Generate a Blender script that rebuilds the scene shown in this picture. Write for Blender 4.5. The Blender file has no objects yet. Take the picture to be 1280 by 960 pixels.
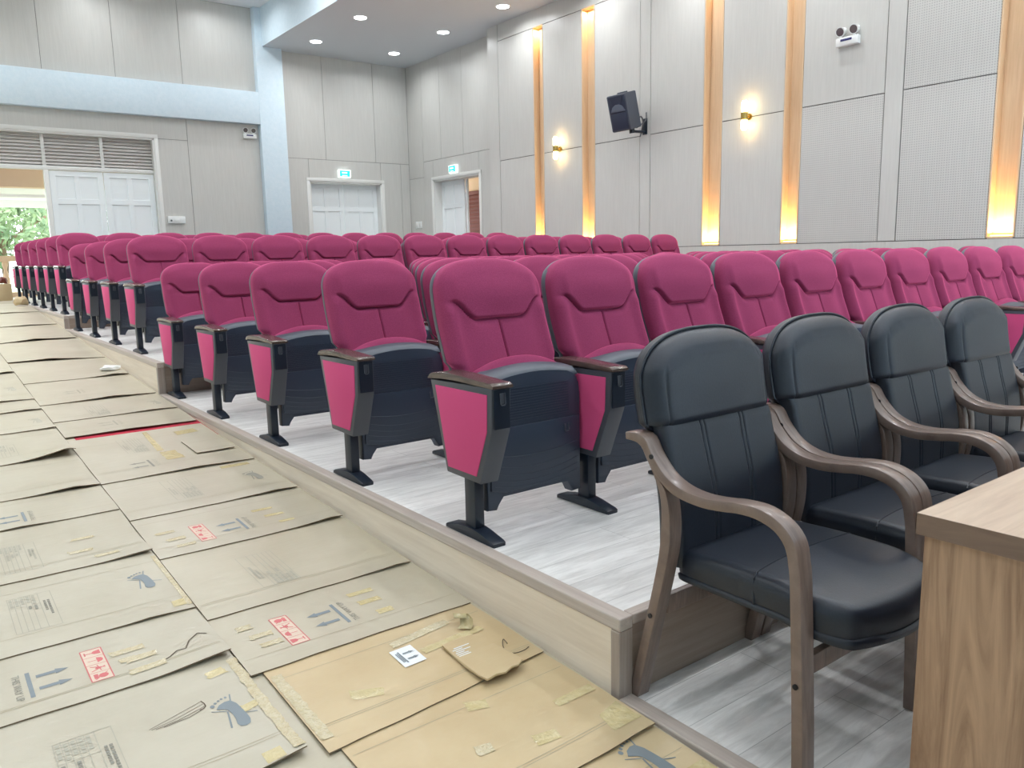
import bpy, bmesh, math, random
from mathutils import Vector, Matrix
rnd = random.Random(7)
sc = bpy.context.scene
COL = sc.collection
PI = math.pi

# ------------------------------------------------------------------ helpers
def lin(c):
    return tuple(((v/255)/12.92 if v/255 <= .04045 else ((v/255+.055)/1.055)**2.4) for v in c)

def obj(name, bm, mats=None, parent=None, smooth=True, angle=40, loc=None):
    me = bpy.data.meshes.new(name)
    bmesh.ops.recalc_face_normals(bm, faces=bm.faces[:])
    bm.to_mesh(me); bm.free()
    if mats is not None:
        for m in (mats if isinstance(mats, (list, tuple)) else [mats]): me.materials.append(m)
    if smooth:
        me.shade_smooth()
        me.set_sharp_from_angle(angle=math.radians(angle))
    o = bpy.data.objects.new(name, me); COL.objects.link(o)
    if parent: o.parent = parent
    if loc: o.location = loc
    return o

def thing(name, label, cat, loc=(0,0,0), rot=(0,0,0), group=None):
    o = bpy.data.objects.new(name, None); COL.objects.link(o)
    o.empty_display_size = .1
    o.location = loc; o.rotation_euler = rot
    tag(o, label, cat, group)
    return o

def tag(o, label, cat, group=None):
    o['label'] = label; o['category'] = cat
    if group: o['group'] = group
    return o

def struct(name, bm, mats, smooth=False, loc=None):
    o = obj(name, bm, mats, None, smooth, loc=loc); o['kind'] = 'structure'
    return o

def dup(root, loc, label=None, group=None):
    def rec(o, parent):
        c = o.copy(); COL.objects.link(c); c.parent = parent
        if parent is not None: c.matrix_parent_inverse = o.matrix_parent_inverse.copy()
        for ch in list(o.children): rec(ch, c)
        return c
    r = rec(root, None); r.location = loc
    if label: r['label'] = label
    if group: r['group'] = group
    return r

def box(bm, x0, x1, y0, y1, z0, z1, mi=0, bev=0, seg=2):
    vs = [bm.verts.new((x, y, z)) for x in (x0, x1) for y in (y0, y1) for z in (z0, z1)]
    F = [(0,1,3,2),(4,6,7,5),(0,4,5,1),(2,3,7,6),(0,2,6,4),(1,5,7,3)]
    fs = [bm.faces.new([vs[i] for i in f]) for f in F]
    for f in fs: f.material_index = mi
    if bev:
        es = list({e for f in fs for e in f.edges})
        r = bmesh.ops.bevel(bm, geom=es, offset=bev, segments=seg, profile=.5, affect='EDGES')
        for f in r['faces']: f.material_index = mi
    return fs

def prism(bm, pts, axis, a, b, mi=0, bev=0, seg=2):
    """pts 2D; axis 'x': pts=(y,z); 'y': pts=(x,z); 'z': pts=(x,y)"""
    def mk(p, t):
        return {'x': (t, p[0], p[1]), 'y': (p[0], t, p[1]), 'z': (p[0], p[1], t)}[axis]
    A = [bm.verts.new(mk(p, a)) for p in pts]; B = [bm.verts.new(mk(p, b)) for p in pts]
    n = len(pts)
    fs = [bm.faces.new(A), bm.faces.new(B[::-1])]
    for i in range(n):
        fs.append(bm.faces.new([A[i], B[i], B[(i+1) % n], A[(i+1) % n]]))
    for f in fs: f.material_index = mi
    if bev:
        es = list({e for f in fs[:2] for e in f.edges})
        r = bmesh.ops.bevel(bm, geom=es, offset=bev, segments=seg, profile=.5, affect='EDGES')
        for f in r['faces']: f.material_index = mi
    return fs

def cyl(bm, p, q, r, n=16, mi=0, r2=None, cap=True):
    p = Vector(p); q = Vector(q); d = (q-p).normalized()
    a = d.orthogonal().normalized(); b = d.cross(a)
    r2 = r if r2 is None else r2
    A = [bm.verts.new(p + r*(a*math.cos(t)+b*math.sin(t))) for t in [2*PI*i/n for i in range(n)]]
    B = [bm.verts.new(q + r2*(a*math.cos(t)+b*math.sin(t))) for t in [2*PI*i/n for i in range(n)]]
    fs = [bm.faces.new([A[i], A[(i+1) % n], B[(i+1) % n], B[i]]) for i in range(n)]
    if cap: fs += [bm.faces.new(A[::-1]), bm.faces.new(B)]
    for f in fs: f.material_index = mi
    return fs

def lathe(bm, prof, c, n=20, mi=0):
    rings = []
    for r, z in prof:
        rings.append([bm.verts.new((c[0]+r*math.cos(2*PI*i/n), c[1]+r*math.sin(2*PI*i/n), c[2]+z)) for i in range(n)])
    for a, b in zip(rings, rings[1:]):
        for i in range(n):
            f = bm.faces.new([a[i], a[(i+1) % n], b[(i+1) % n], b[i]]); f.material_index = mi
    for f in (bm.faces.new(rings[0][::-1]), bm.faces.new(rings[-1])): f.material_index = mi

def tube(bm, pts, r, n=8, mi=0):
    pts = [Vector(p) for p in pts]; rings = []
    up = Vector((0, 0, 1))
    for i, p in enumerate(pts):
        d = (pts[min(i+1, len(pts)-1)]-pts[max(i-1, 0)]).normalized()
        a = d.cross(up)
        if a.length < 1e-3: a = d.cross(Vector((1, 0, 0)))
        a.normalize(); b = d.cross(a)
        rings.append([bm.verts.new(p + r*(a*math.cos(2*PI*k/n)+b*math.sin(2*PI*k/n))) for k in range(n)])
    for a, b in zip(rings, rings[1:]):
        for k in range(n):
            f = bm.faces.new([a[k], a[(k+1) % n], b[(k+1) % n], b[k]]); f.material_index = mi
    bm.faces.new(rings[0][::-1]).material_index = mi; bm.faces.new(rings[-1]).material_index = mi

def catmull(pts, per=6):
    out = []
    P = [pts[0]] + list(pts) + [pts[-1]]
    for i in range(1, len(P)-2):
        p0, p1, p2, p3 = (Vector(p) for p in P[i-1:i+3])
        for k in range(per):
            t = k/per
            out.append(.5*((2*p1)+(-p0+p2)*t+(2*p0-5*p1+4*p2-p3)*t*t+(-p0+3*p1-3*p2+p3)*t**3))
    out.append(Vector(pts[-1]))
    return out

def resample(pts, n):
    L = [0]
    for a, b in zip(pts, pts[1:]): L.append(L[-1]+(b-a).length)
    out = []; j = 0
    for i in range(n):
        s = L[-1]*i/(n-1)
        while j < len(L)-2 and L[j+1] < s: j += 1
        t = (s-L[j])/max(L[j+1]-L[j], 1e-9)
        out.append(pts[j].lerp(pts[j+1], min(max(t, 0), 1)))
    return out

def strip(bm, top, low, x0, x1, ch=.006, n=60, mi=0):
    """bent wooden strip lying in the YZ plane between two edge lines, x0..x1 wide, with rounded edges"""
    T = resample(catmull(top), n); B = resample(catmull(low), n)
    rings = []
    for t, b in zip(T, B):
        d = (b-t); L = d.length; d = d/L; c = min(ch, L*.35)
        sec = []
        for (x, sx) in ((x0, 1), (x1, -1)):
            pass
        P = [(x0, c), (x0+c*.3, c*.3), (x0+c, 0), (x1-c, 0), (x1-c*.3, c*.3), (x1, c), (x1, L-c), (x1-c*.3, L-c*.3), (x1-c, L), (x0+c, L), (x0+c*.3, L-c*.3), (x0, L-c)]
        for x, s in P:
            p = t + d*s
            sec.append(bm.verts.new((x, p[0], p[1])))
        rings.append(sec)
    m = len(rings[0])
    for a, b in zip(rings, rings[1:]):
        for i in range(m):
            f = bm.faces.new([a[i], a[(i+1) % m], b[(i+1) % m], b[i]]); f.material_index = mi
    bm.faces.new(rings[0][::-1]); bm.faces.new(rings[-1])

# ------------------------------------------------------------------ materials
def mat(name, col, rough=.5, metal=0, spec=.5, sheen=0, sheen_col=None, coat=0, emit=None, es=0, alpha=1):
    m = bpy.data.materials.new(name); m.use_nodes = True
    b = m.node_tree.nodes['Principled BSDF']
    b.inputs['Base Color'].default_value = (*col, 1)
    b.inputs['Roughness'].default_value = rough
    b.inputs['Metallic'].default_value = metal
    b.inputs['Specular IOR Level'].default_value = spec
    if sheen:
        b.inputs['Sheen Weight'].default_value = sheen
        b.inputs['Sheen Roughness'].default_value = .4
        if sheen_col: b.inputs['Sheen Tint'].default_value = (*sheen_col, 1)
    if coat: b.inputs['Coat Weight'].default_value = coat; b.inputs['Coat Roughness'].default_value = .1
    if emit: b.inputs['Emission Color'].default_value = (*emit, 1); b.inputs['Emission Strength'].default_value = es
    return m

def nodes(m): return m.node_tree.nodes, m.node_tree.links, m.node_tree.nodes['Principled BSDF']

def noise_col(m, c1, c2, scale=(1, 1, 1), nscale=5, detail=6, lo=.35, hi=.65, bump=0, dist=.0, rough=.6, space='Object'):
    N, L, b = nodes(m)
    tc = N.new('ShaderNodeTexCoord'); mp = N.new('ShaderNodeMapping'); mp.inputs['Scale'].default_value = scale
    L.new(tc.outputs[space], mp.inputs['Vector'])
    nz = N.new('ShaderNodeTexNoise'); nz.inputs['Scale'].default_value = nscale; nz.inputs['Detail'].default_value = detail
    nz.inputs['Roughness'].default_value = rough; nz.inputs['Distortion'].default_value = dist
    L.new(mp.outputs['Vector'], nz.inputs['Vector'])
    cr = N.new('ShaderNodeValToRGB')
    cr.color_ramp.elements[0].position = lo; cr.color_ramp.elements[1].position = hi
    cr.color_ramp.elements[0].color = (*c1, 1); cr.color_ramp.elements[1].color = (*c2, 1)
    L.new(nz.outputs['Fac'], cr.inputs['Fac']); L.new(cr.outputs['Color'], b.inputs['Base Color'])
    if bump:
        bp = N.new('ShaderNodeBump'); bp.inputs['Strength'].default_value = bump; bp.inputs['Distance'].default_value = .01
        L.new(nz.outputs['Fac'], bp.inputs['Height']); L.new(bp.outputs['Normal'], b.inputs['Normal'])
    return nz, cr, mp

def mixcol(m, fac_socket, c2, blend='MIX'):
    """put a colour over what feeds Base Color, by a factor socket"""
    N, L, b = nodes(m)
    mx = N.new('ShaderNodeMix'); mx.data_type = 'RGBA'; mx.blend_type = blend
    src = b.inputs['Base Color'].links[0].from_socket if b.inputs['Base Color'].is_linked else None
    if src: L.new(src, mx.inputs['A'])
    else: mx.inputs['A'].default_value = b.inputs['Base Color'].default_value
    mx.inputs['B'].default_value = (*c2, 1)
    L.new(fac_socket, mx.inputs['Factor']); L.new(mx.outputs['Result'], b.inputs['Base Color'])
    return mx

M = {}
M['panel'] = mat('wall_laminate', (.6, .6, .57), .38)
noise_col(M['panel'], lin((196, 195, 190)), lin((203, 202, 197)), (6, 6, .35), 7, 5, .3, .7)
M['panel_dots'] = mat('perforated_laminate', (.6, .6, .57), .5)
noise_col(M['panel_dots'], lin((196, 195, 190)), lin((202, 201, 196)), (6, 6, .35), 7, 5, .3, .7)
def dots(m):
    N, L, b = nodes(m)
    tc = N.new('ShaderNodeTexCoord'); sp = N.new('ShaderNodeSeparateXYZ'); L.new(tc.outputs['Object'], sp.inputs[0])
    outs = []
    for ax in ('Y', 'Z'):
        a = N.new('ShaderNodeMath'); a.operation = 'MULTIPLY'; a.inputs[1].default_value = 1/.028; L.new(sp.outputs[ax], a.inputs[0])
        f = N.new('ShaderNodeMath'); f.operation = 'FRACT'; L.new(a.outputs[0], f.inputs[0])
        s = N.new('ShaderNodeMath'); s.operation = 'SUBTRACT'; s.inputs[1].default_value = .5; L.new(f.outputs[0], s.inputs[0])
        q = N.new('ShaderNodeMath'); q.operation = 'MULTIPLY'; L.new(s.outputs[0], q.inputs[0]); L.new(s.outputs[0], q.inputs[1])
        outs.append(q.outputs[0])
    ad = N.new('ShaderNodeMath'); L.new(outs[0], ad.inputs[0]); L.new(outs[1], ad.inputs[1])
    lt = N.new('ShaderNodeMath'); lt.operation = 'LESS_THAN'; lt.inputs[1].default_value = .075; L.new(ad.outputs[0], lt.inputs[0])
    mixcol(m, lt.outputs[0], (.40, .395, .38))
dots(M['panel_dots'])
M['groove'] = mat('panel_groove', lin((95, 92, 90)), .8)
M['niche'] = mat('niche_laminate', lin((222, 196, 170)), .5)
noise_col(M['niche'], lin((214, 184, 148)), lin((226, 198, 164)), (8, 8, .4), 6, 4, .3, .7)
M['plaster'] = mat('cool_lit_white_plaster', lin((206, 222, 232)), .8)
noise_col(M['plaster'], lin((210, 228, 238)), lin((218, 233, 242)), (1, 1, 1), 14, 6, .3, .7, bump=.35)  # white plaster; blue cast of the cool light put into its colour
M['ceiling'] = mat('ceiling_paint', lin((200, 206, 211)), .6)
M['ceiling_white'] = mat('white_ceiling_paint', lin((232, 236, 240)), .7)
M['door_paint'] = mat('white_door_paint', lin((238, 243, 244)), .45)
M['trim_paint'] = mat('white_trim_paint', lin((226, 226, 222)), .45)
M['louvre'] = mat('louvre_paint', lin((214, 210, 206)), .5)

def laminate(name, c1, c2, c3):
    m = mat(name, c1, .38)
    N, L, b = nodes(m)
    tc = N.new('ShaderNodeTexCoord')
    br = N.new('ShaderNodeTexBrick')
    br.inputs['Scale'].default_value = 1; br.inputs['Brick Width'].default_value = 1.25; br.inputs['Row Height'].default_value = .165
    br.inputs['Mortar Size'].default_value = .0012; br.inputs['Mortar Smooth'].default_value = .2; br.offset = .37
    br.inputs['Color1'].default_value = (*c1, 1); br.inputs['Color2'].default_value = (*c2, 1); br.inputs['Mortar'].default_value = (*[v*.6 for v in c1], 1)
    br.inputs['Bias'].default_value = 0
    L.new(tc.outputs['Object'], br.inputs['Vector'])
    mp = N.new('ShaderNodeMapping'); mp.inputs['Scale'].default_value = (1.0, 7.5, 1); L.new(tc.outputs['Object'], mp.inputs['Vector'])
    # shift the grain plank by plank
    nz = N.new('ShaderNodeTexNoise'); nz.inputs['Scale'].default_value = 3.2; nz.inputs['Detail'].default_value = 9; nz.inputs['Roughness'].default_value = .68; nz.inputs['Distortion'].default_value = .9
    mx2 = N.new('ShaderNodeVectorMath'); L.new(mp.outputs[0], mx2.inputs[0]); L.new(br.outputs['Color'], mx2.inputs[1]); L.new(mx2.outputs[0], nz.inputs['Vector'])
    cr = N.new('ShaderNodeValToRGB'); cr.color_ramp.elements[0].position = .36; cr.color_ramp.elements[1].position = .62
    cr.color_ramp.elements[0].color = (*c3, 1); cr.color_ramp.elements[1].color = (1, 1, 1, 1)
    L.new(nz.outputs['Fac'], cr.inputs['Fac'])
    mx = N.new('ShaderNodeMix'); mx.data_type = 'RGBA'; mx.blend_type = 'MULTIPLY'; mx.inputs['Factor'].default_value = .85
    L.new(br.outputs['Color'], mx.inputs['A']); L.new(cr.outputs['Color'], mx.inputs['B']); L.new(mx.outputs['Result'], b.inputs['Base Color'])
    return m
M['floor'] = laminate('grey_oak_floor', lin((233, 231, 228)), lin((241, 239, 236)), (.68, .67, .66))

def wood(name, c1, c2, scale, rough=.4, nscale=3, coat=0, dist=1.2, lo=.3, hi=.7):
    m = mat(name, c1, rough, coat=coat)
    noise_col(m, c1, c2, scale, nscale, 8, lo, hi, 0, dist, .62)
    return m
M['riser'] = wood('beige_oak_riser', lin((222, 206, 186)), lin((238, 224, 206)), (.7, .7, 14), .45, 3, 0, .5)
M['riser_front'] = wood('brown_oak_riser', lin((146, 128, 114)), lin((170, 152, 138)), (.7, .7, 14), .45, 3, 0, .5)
M['nosing'] = wood('grey_brown_nosing', lin((172, 158, 148)), lin((198, 186, 176)), (30, .8, 30), .4, 2, 0, .3)
M['nosing_x'] = wood('grey_brown_nosing_front', lin((172, 158, 148)), lin((198, 186, 176)), (.8, 30, 30), .4, 2, 0, .3)
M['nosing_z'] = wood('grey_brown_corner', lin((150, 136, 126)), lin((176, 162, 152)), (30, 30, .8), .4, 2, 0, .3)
M['desk'] = wood('walnut_laminate', lin((128, 97, 75)), lin((186, 151, 121)), (7, 7, .5), .42, 2.0, 0, 2.6, .3, .66)
M['desk_top'] = wood('walnut_laminate_top', lin((176, 152, 131)), lin((204, 182, 160)), (.7, 9, 9), .36, 2.2, 0, 1.6)
M['desk_edge'] = wood('walnut_edge_band', lin((108, 86, 72)), lin((132, 108, 92)), (.9, 1.2, 14), .4, 2.2, 0, 1.0)
M['bentwood'] = wood('dark_bentwood', lin((106, 88, 79)), lin((134, 115, 105)), (26, 3, 3), .3, 3, .15, .5)
M['arm_wood'] = wood('dark_arm_wood', lin((66, 54, 50)), lin((98, 82, 74)), (20, 3, 20), .25, 3, .3, .5)

# red velvet
M['velvet'] = mat('red_velvet', lin((146, 44, 84)), .85, spec=.12, sheen=1.0, sheen_col=lin((255, 120, 168)))
noise_col(M['velvet'], lin((138, 55, 88)), lin((152, 63, 99)), (1, 1, 1), 260, 3, .35, .65, bump=.12)
M['fabric'] = mat('red_panel_fabric', lin((204, 78, 126)), .8, spec=.2, sheen=.3, sheen_col=lin((255, 140, 175)))
M['black'] = mat('black_plastic', lin((50, 60, 76)), .4, spec=.5)
M['shell'] = mat('grey_plastic_shell', lin((74, 80, 90)), .4)
M['metal_black'] = mat('black_powder_coat', lin((24, 34, 47)), .35)
M['metal_edge'] = mat('dark_grey_frame', lin((68, 71, 79)), .35)
M['leather'] = mat('black_leather', lin((46, 51, 60)), .42, spec=.55)
noise_col(M['leather'], lin((22, 28, 39)), lin((28, 35, 47)), (1, 1, 1), 180, 4, .3, .7, bump=.06)
M['stitch'] = mat('leather_seam', lin((22, 24, 28)), .6)
M['brass'] = mat('brass', (.55, .38, .12), .25, 1)
M['glass_glow'] = mat('warm_lamp_glass', (1, .9, .7), .3, emit=(1, .78, .40), es=12)
M['lamp_white'] = mat('white_lamp_lens', (1, 1, 1), .3, emit=(.95, .98, 1), es=16)
M['led'] = mat('amber_led_strip', (1, .8, .4), .4, emit=(1, .62, .16), es=5)
M['white_plastic'] = mat('white_plastic', lin((232, 234, 232)), .4)
M['lens'] = mat('lamp_reflector', lin((130, 132, 132)), .2, .6)
M['navy'] = mat('navy_sticker', lin((40, 42, 100)), .5)
M['speaker'] = mat('speaker_box', lin((66, 72, 84)), .6)
M['grille'] = mat('speaker_grille', lin((38, 46, 66)), .55)
M['horn'] = mat('speaker_horn', lin((84, 92, 106)), .5)
M['cable'] = mat('grey_cable', lin((90, 92, 96)), .5)
M['exit'] = mat('exit_sign_green', lin((30, 190, 165)), .4, emit=lin((45, 225, 205)), es=1.1)
M['exit_white'] = mat('exit_sign_white', (1, 1, 1), .4, emit=(.85, 1, .98), es=1.6)
M['peach'] = mat('peach_paint', lin((226, 196, 166)), .8)
M['white_paint'] = mat('white_paint', lin((240, 238, 242)), .8)
M['rust'] = mat('red_brown_door', lin((118, 60, 54)), .6)
M['foliage'] = mat('foliage', lin((120, 160, 90)), .8)
noise_col(M['foliage'], lin((92, 118, 84)), lin((146, 166, 122)), (1, 1, 1), 1.2, 3)
M['bark'] = mat('bark', lin((140, 118, 100)), .9)
M['lawn'] = mat('lawn', lin((150, 160, 130)), .9)
M['terrazzo'] = mat('outdoor_paving', lin((206, 200, 190)), .7)
M['carpet'] = mat('red_carpet', lin((176, 40, 60)), .95)
M['ground'] = mat('aisle_screed', lin((190, 182, 162)), .8)
# cardboard
def cardboard(name, c1, c2):
    m = mat(name, c1, .33, spec=.55)
    nz, cr, mp = noise_col(m, c1, c2, (1, 1, 1), 3.2, 5, .3, .72)
    N, L, b = nodes(m)
    tc = N.new('ShaderNodeTexCoord'); mp2 = N.new('ShaderNodeMapping'); mp2.inputs['Scale'].default_value = (1.2, 26, 1)
    L.new(tc.outputs['Object'], mp2.inputs[0])
    n2 = N.new('ShaderNodeTexNoise'); n2.inputs['Scale'].default_value = 2; n2.inputs['Detail'].default_value = 4; L.new(mp2.outputs[0], n2.inputs[0])
    bp = N.new('ShaderNodeBump'); bp.inputs['Strength'].default_value = .18; bp.inputs['Distance'].default_value = .006
    L.new(n2.outputs['Fac'], bp.inputs['Height']); L.new(bp.outputs[0], b.inputs['Normal'])
    return m
M['card_a'] = cardboard('pale_cardboard', lin((180, 171, 150)), lin((192, 184, 165)))
M['card_b'] = cardboard('tan_cardboard', lin((194, 170, 130)), lin((206, 186, 148)))
M['card_c'] = cardboard('mid_cardboard', lin((180, 170, 147)), lin((192, 183, 162)))
M['card_edge'] = mat('cardboard_edge', lin((120, 104, 82)), .9)
M['score'] = mat('carton_score_line', lin((176, 164, 138)), .8)
M['ink'] = mat('grey_blue_ink', lin((130, 138, 142)), .7)
M['ink_dark'] = mat('grey_ink', lin((142, 139, 128)), .7)
M['ink_pale'] = mat('pale_grey_ink', lin((174, 169, 153)), .7)
M['ink_red'] = mat('red_ink', lin((204, 112, 112)), .7)
M['ink_pink'] = mat('pink_ink', lin((216, 196, 176)), .7)
M['pen'] = mat('crease', lin((92, 80, 66)), .8)
M['tape'] = mat('packing_tape', lin((202, 180, 128)), .12, spec=.6)
noise_col(M['tape'], lin((200, 182, 134)), lin((210, 196, 154)), (1, 1, 1), 30, 4, .3, .7, bump=.7)
M['tape_clear'] = mat('crinkled_clear_tape', lin((206, 194, 160)), .16, spec=.6)
noise_col(M['tape_clear'], lin((208, 192, 156)), lin((218, 206, 176)), (1, 1, 1), 55, 5, .35, .65, bump=1.0)
M['sticker'] = mat('white_sticker', lin((232, 236, 238)), .4)

# ------------------------------------------------------------------ calibrated layout
XE, YF, R0 = 1.5356, 1.5378, -.2474
Y12, Z2, Y23, Z3 = 6.6768, .2515, 11.1018, .4096
W, WR, YJ, R = 9.863, 10.18, 13.61, 17.42
ZS, ZMAIN = 5.5, 6.27
XS = 6.63                                                # edge of the lowered ceiling
XL, YB = -7.0, -6.0
RAMP = [(YF-10, R0-10*.0481), (YF, R0), (Y12, 0), (Y23, Z2), (14.0, Z3), (40, Z3)]
def ramp(y):
    for (a, za), (b, zb) in zip(RAMP, RAMP[1:]):
        if y <= b: return za+(zb-za)*(y-a)/(b-a)
    return Z3

# ---- floor (the sloping aisle)
bm = bmesh.new()
ys = [YB, YF, Y12, Y23, 14.0, R+.25]
for a, b in zip(ys, ys[1:]):
    v = [bm.verts.new(p) for p in ((XL, a, ramp(a)), (XE+.02, a, ramp(a)), (XE+.02, b, ramp(b)), (XL, b, ramp(b)))]
    bm.faces.new(v)
bmesh.ops.remove_doubles(bm, verts=bm.verts[:], dist=1e-4)
struct('floor', bm, M['ground'])

# ---- stepped platforms
def platform(y0, y1, z):
    bm = bmesh.new()
    fs = box(bm, XE, WR if y1 > YJ else W, y0, y1, -.9, z, 1)
    for f in bm.faces:
        if all(abs(v.co.z-z) < 1e-5 for v in f.verts): f.material_index = 0
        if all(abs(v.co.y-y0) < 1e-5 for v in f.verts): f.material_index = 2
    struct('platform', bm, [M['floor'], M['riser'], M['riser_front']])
platform(-2.2, YF, R0); platform(YF, Y12, 0); platform(Y12, Y23, Z2); platform(Y23, R, Z3)
tn = 0
def trim(x0, x1, y0, y1, z0, z1, bev=.004, m='nosing'):
    global tn
    tn += 1
    bm = bmesh.new(); box(bm, x0, x1, y0, y1, z0, z1, 0, bev)
    struct('trim_%d' % tn, bm, M[m])
for (y0, y1, z) in ((-2.2, YF-.004, R0), (YF, Y12-.004, 0), (Y12, Y23-.004, Z2), (Y23, R-.3, Z3)):
    trim(XE-.006, XE+.048, y0-.008, y1, z-.035, z+.006, .005)
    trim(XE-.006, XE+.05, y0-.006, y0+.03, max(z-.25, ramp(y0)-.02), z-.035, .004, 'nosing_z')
    if y0 > 0: trim(XE+.05, W-.01, y0-.006, y0+.035, z-.028, z+.005, .005, 'nosing_x')

# ------------------------------------------------------------------ walls
def wz(z): return z                                       # heights are already in metres
# right wall, front section: panels, grooves, lit niches
def wall_right():
    bm = bmesh.new()
    X = W
    slots = [(3.754, 4.028), (6.464, 6.717), (7.785, 8.104), (10.497, 10.804), (11.885, 12.146), (2.36, 2.63)]
    slots.sort()
    zb, zm, zt = 1.112, 2.909, 5.19
    g = .006
    pil = [(5.085, 5.316), (9.19, 9.42), (13.26, 13.61), (.95, 1.18)]
    # backing between the niches
    yy = YB
    for a, b in slots:
        box(bm, X+.012, X+.3, yy, a, -.4, ZS+.9, 1); yy = b
    box(bm, X+.012, X+.3, yy, YJ-.002, -.4, ZS+.9, 1)
    for a, b in slots:
        box(bm, X+.012, X+.3, a, b, -.4, zb+.02, 1); box(bm, X+.012, X+.3, a, b, zt+.01, ZS+.9, 1)
        D = .13
        box(bm, X+D, X+.29, a, b, zb, zt+.01, 2)
        box(bm, X-.003, X+D, a-.012, a+.006, zb+.01, zt+.01, 2); box(bm, X-.003, X+D, b-.006, b+.012, zb+.01, zt+.01, 2)
        box(bm, X-.002, X+D, a+.006, b-.006, zb-.0, zb+.024, 2); box(bm, X-.002, X+D, a+.006, b-.006, zt-.004, zt+.012, 2)
    # panels
    edges = sorted(slots+pil)
    cur = YB
    def panel(a, b, z0, z1, mi=0):
        box(bm, X, X+.014, a+g, b-g, z0+g, z1-g, mi)
    spans = []
    for a, b in edges:
        if a > cur+.03: spans.append((cur, a))
        cur = b
    if cur < YJ-.05: spans.append((cur, YJ))
    for a, b in spans:
        a2 = a+(.012 if any(abs(a-s[1]) < 1e-6 for s in slots) else 0); b2 = b-(.012 if any(abs(b-s[0]) < 1e-6 for s in slots) else 0)
        dot = 3 if b <= 6.5 else 0
        panel(a2, b2, zb, zm, dot); panel(a2, b2, zm, zt, dot if a < 5.2 else 0)
    for a, b in pil: box(bm, X-.004, X+.014, a+g, b-g, zb+g, 5.6, 0)
    # wainscot and head band
    cur = YB
    for yb in [YB, -3.2, -.5, 2.0, 5.2, 7.25, 9.3, 11.35, 13.61]:
        if yb > cur: box(bm, X-.002, X+.014, cur+.002, yb-.002, -.35, zb-.004, 0); cur = yb
    cur = YB
    for a, b in sorted(pil):
        if a > cur: box(bm, X, X+.014, cur+g, a-g, zt+g, 5.6, 0)
        cur = b
    struct('wall_right', bm, [M['panel'], M['groove'], M['niche'], M['panel_dots']])
    return slots, zb, zt
SLOTS, SZB, SZT = wall_right()

def holes_wall(bm, axis, pos, th, u0, u1, z0, z1, holes, mi):
    """backing with rectangular openings; axis 'y' = wall in XZ at y=pos.., 'x' = wall in YZ"""
    def b(ua, ub, za, zb_):
        if ub-ua < 1e-4 or zb_-za < 1e-4: return
        if axis == 'y': box(bm, ua, ub, pos, pos+th, za, zb_, mi)
        else: box(bm, pos, pos+th, ua, ub, za, zb_, mi)
    cur = u0
    for (a, c, ha, hb) in sorted(holes):
        b(cur, a, z0, z1); b(a, c, z0, ha); b(a, c, hb, z1); cur = c
    b(cur, u1, z0, z1)

# right wall, set-back rear section with a door
DRY0, DRY1, DRZ = 14.45, 16.32, 2.79
bm = bmesh.new()
holes_wall(bm, 'x', WR+.012, .3, YJ-.02, R+.3, -.4, ZS+.9, [(DRY0, DRY1, Z3, DRZ)], 1)
g = .004
P = lambda a, b, z0, z1: box(bm, WR, WR+.014, a+g, b-g, z0+g, z1-g, 0)
for a, b in ((YJ, 13.95), (13.95, 15.04), (15.04, 15.95), (15.95, 16.74)): P(a, b, 3.25, 5.55)
P(16.74, R, 2.9, 5.55)
P(16.74, R, .3, 2.9); P(DRY1, 16.74, .3, 3.25); P(YJ, DRY0, .3, 3.25); P(DRY0, DRY1, DRZ, 3.25)
box(bm, W+.002, WR+.3, YJ-.02, YJ, -.4, 6, 0)
struct('wall_right_rear', bm, [M['panel'], M['groove']])

# rear wall with two doorways
LX0, LX1, LZ = .52, 4.33, 3.483
RX0, RX1, RZ = 7.58, 9.395, 2.777
bm = bmesh.new()
holes_wall(bm, 'y', R+.012, .3, XL, WR+.3, -.4, ZMAIN+.3, [(LX0, LX1, -.4, LZ), (RX0, RX1, Z3, RZ)], 1)
def P(a, b, z0, z1): box(bm, a+g, b-g, R, R+.014, z0+g, z1-g, 0)
for a, b in ((-4, -2.49), (-2.49, -1.245), (-1.245, 0), (0, 1.245), (1.245, 2.49), (2.49, 3.736), (3.736, 4.985), (4.985, 6.53)):
    P(a, b, 4.45, ZMAIN)
P(XL, LX0, -.4, LZ); P(XL, 4.985, LZ, 4.0); P(LX1, 4.985, -.4, LZ); P(4.985, 6.53, -.4, 4.0)
for a, b in ((7.08, 8.017), (8.017, 9.279), (9.279, WR)): P(a, b, 3.26, 5.55)
P(7.08, RX0, .3, 3.26); P(RX0, RX1, RZ, 3.26); P(RX1, 9.94, .3, 3.26); P(9.94, WR, .3, 3.26)
struct('wall_rear', bm, [M['panel'], M['groove']])
# beam and pillar of pale plaster, standing proud of the rear wall
bm = bmesh.new()
box(bm, XL, 6.48, R-.16, R+.01, 3.90, 4.56, 0, .006)
struct('beam', bm, M['plaster'], True)
bm = bmesh.new()
box(bm, 6.48, 7.05, R-.16, R+.01, .2, ZMAIN, 0, .008)
struct('pillar', bm, M['plaster'], True)
# wall behind and to the left of the photographer
bm = bmesh.new(); box(bm, XL-.3, XL, YB, R+.3, -1, ZMAIN+.3); struct('wall_left', bm, M['plaster'])
bm = bmesh.new(); box(bm, XL-.3, W+.3, YB-.3, YB, -1, ZMAIN+.3); struct('wall_front', bm, M['plaster'])
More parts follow.
